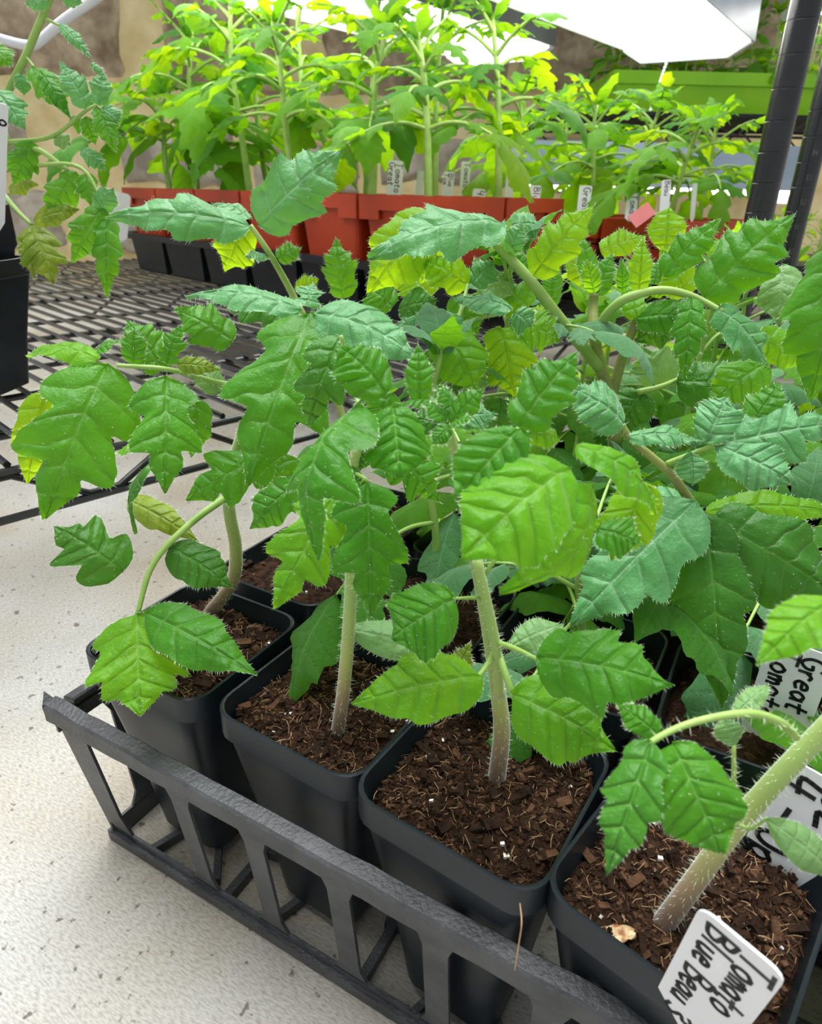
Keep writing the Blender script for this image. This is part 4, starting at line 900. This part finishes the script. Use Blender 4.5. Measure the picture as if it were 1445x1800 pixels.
# cables, chain and hanging wire
m_ = MB(); m_.tube(spline([PX(-40, 55, .9), PX(0, 68, .9), PX(52, 80, .9), (PX(75, 68, .9)), PX(110, 38, .9), PX(180, -12, .9), PX(240, -60, .9)], 8), .0052, 10); o = m_.build('power_cable', 'cable', None, True); tag(o, 'thick white power cable looping at the top left before the wall', 'cable')
m_ = MB(); m_.tube(spline([PX(625, -30, 1.5), PX(650, 10, 1.5), PX(668, 35, 1.5), PX(700, 58, 1.5), PX(720, 75, 1.52)], 6), .006, 8); o = m_.build('power_cable', 'cable', None, True); tag(o, 'pale cable hanging below the grey-sided grow light', 'cable')
m_ = MB(); m_.tube([PX(456, -30, 2.0), PX(452, 60, 2.0)], .0016, 6); o = m_.build('hanging_wire', 'wire'); tag(o, 'thin dark wire hanging straight down before the wall', 'wire')
ch = thing('pull_chain', 'white bead pull chain hanging before the green planter', 'chain', tuple(PX(1172, 138, 1.75)))
for k in range(16):
    p = PX(1175-2.1*k, 100+6.2*k, 1.75); m_ = MB(); m_.tube([p-UP*.0032, p-UP*.0024, p, p+UP*.0024, p+UP*.0032], [.0006, .0024, .0034, .0024, .0006], 8); m_.build('bead', 'white', ch, True)

# ------------------------------------------------------------------ right rack with the green planter
GD = 2.35
g0, g1 = PX(1080, 122, GD), PX(1560, 124, GD); gx = (g1-g0); gx.z = 0; gl = gx.length; gx.normalize(); gy = V((-gx.y, gx.x, 0))
zt, zb = g0.z, PX(1250, 200, GD).z
gp = thing('green_planter', 'long lime green planter tray on the right-hand rack', 'planter', (g0.x, g0.y, zb))
def ringp(i_, z): return [V((*(g0+gx*a+gy*b_).xy, z)) for a, b_ in ((i_, i_), (gl-i_, i_), (gl-i_, .4-i_), (i_, .4-i_))]
vs = []
seq = [(.03, zb), (.012, zt-.035), (.0, zt-.033), (.0, zt), (.008, zt), (.02, zt-.04), (.036, zb+.006)]
for a, z in seq: vs += ringp(a, z)
fs = [(k*4+i, k*4+(i+1) % 4, (k+1)*4+(i+1) % 4, (k+1)*4+i) for k in range(len(seq)-1) for i in range(4)]+[(3, 2, 1, 0), (24, 25, 26, 27)]
mesh('planter_body', vs, fs, 'lime', gp)
o = mesh('potting_soil', ringp(.02, zt-.03)+ringp(.02, zt-.06), [(0, 1, 2, 3), (7, 6, 5, 4), (0, 4, 5, 1), (1, 5, 6, 2), (2, 6, 7, 3), (3, 7, 4, 0)], 'soil'); tag(o, 'dark soil filling the lime green planter', 'soil')
for k in range(22):
    p = g0+gx*(.05+gl*.9*((k*.381) % 1))+gy*R.uniform(.05, .35); p.z = zt-.034
    auto_plant('small leafy pepper seedling, number %s from the left end of the green planter' % (k+1) if False else 'small leafy seedling crowded in the lime green planter', p, R.uniform(.14, .26), 700+k, 6, .08, ('bright', 'backlit_yellow', 'green'), 'seedlings in the green planter', rad=.003, name='seedling', pairs=1)
wire_shelf('black wire shelf carrying the lime green planter on the right', g0-gx*.25-gy*.06+gx*(gl+.5), gx, gy, gl+.5, .5, zb-.012, zb-.062, .035, (0,), .12)
sh = bpy.data.objects
m_ = MB(); a = g0-gx*.25-gy*.062
tz = bpy.data.objects.get('wire_shelf.002')
m_.tube([V((*a.xy, zb-.012)), V((*(a+gx*(gl+.5)).xy, zb-.012))], .004, 8); m_.tube([V((*a.xy, zb-.062)), V((*(a+gx*(gl+.5)).xy, zb-.062))], .004, 8)
m_.tube(zigzag(a, gx, int((gl+.5)/.15), .15, zb-.016, zb-.058), .0034, 6); m_.build('front_truss', 'wire', tz)
a = a+gy*.5; m_ = MB(); m_.tube([V((*a.xy, zb-.012)), V((*(a+gx*(gl+.5)).xy, zb-.012))], .004, 8); m_.tube([V((*a.xy, zb-.062)), V((*(a+gx*(gl+.5)).xy, zb-.062))], .004, 8); m_.tube(zigzag(a, gx, int((gl+.5)/.15), .15, zb-.016, zb-.058), .0034, 6); m_.build('back_truss', 'wire', tz)
# lower trays of small seedlings at the far right
b0 = PX(1330, 455, 1.75)
lt = thing('seed_tray', 'low black seed tray of bright small seedlings at the far right', 'tray', (b0.x, b0.y, b0.z))
m_ = MB(); m_.box(b0+V((.25, .17, -.03)), gx*.32, gy*.2, V((0, 0, .03))); m_.build('tray_shell', 'black', lt)
m_ = MB(); lb = [(b0+V((.25, .17, 0))+gx*a+gy*b_) for a in (-.28, .28) for b_ in (-.16, .16)]
for p in lb: m_.tube([V((p.x, p.y, 0)), V((p.x, p.y, b0.z-.058))], .012, 10)
m_.build('support_leg', 'post', lt, True)
for k in range(40):
    p = b0+V((.25, .17, 0))+gx*R.uniform(-.3, .3)+gy*R.uniform(-.18, .18); p.z = b0.z-.002
    auto_plant('tiny bright green seedling crowded in the low seed tray', p, R.uniform(.05, .10), 800+k, 4, .05, ('bright', 'backlit_yellow'), 'seedlings in the low seed tray', rad=.002, name='seedling', pairs=0)
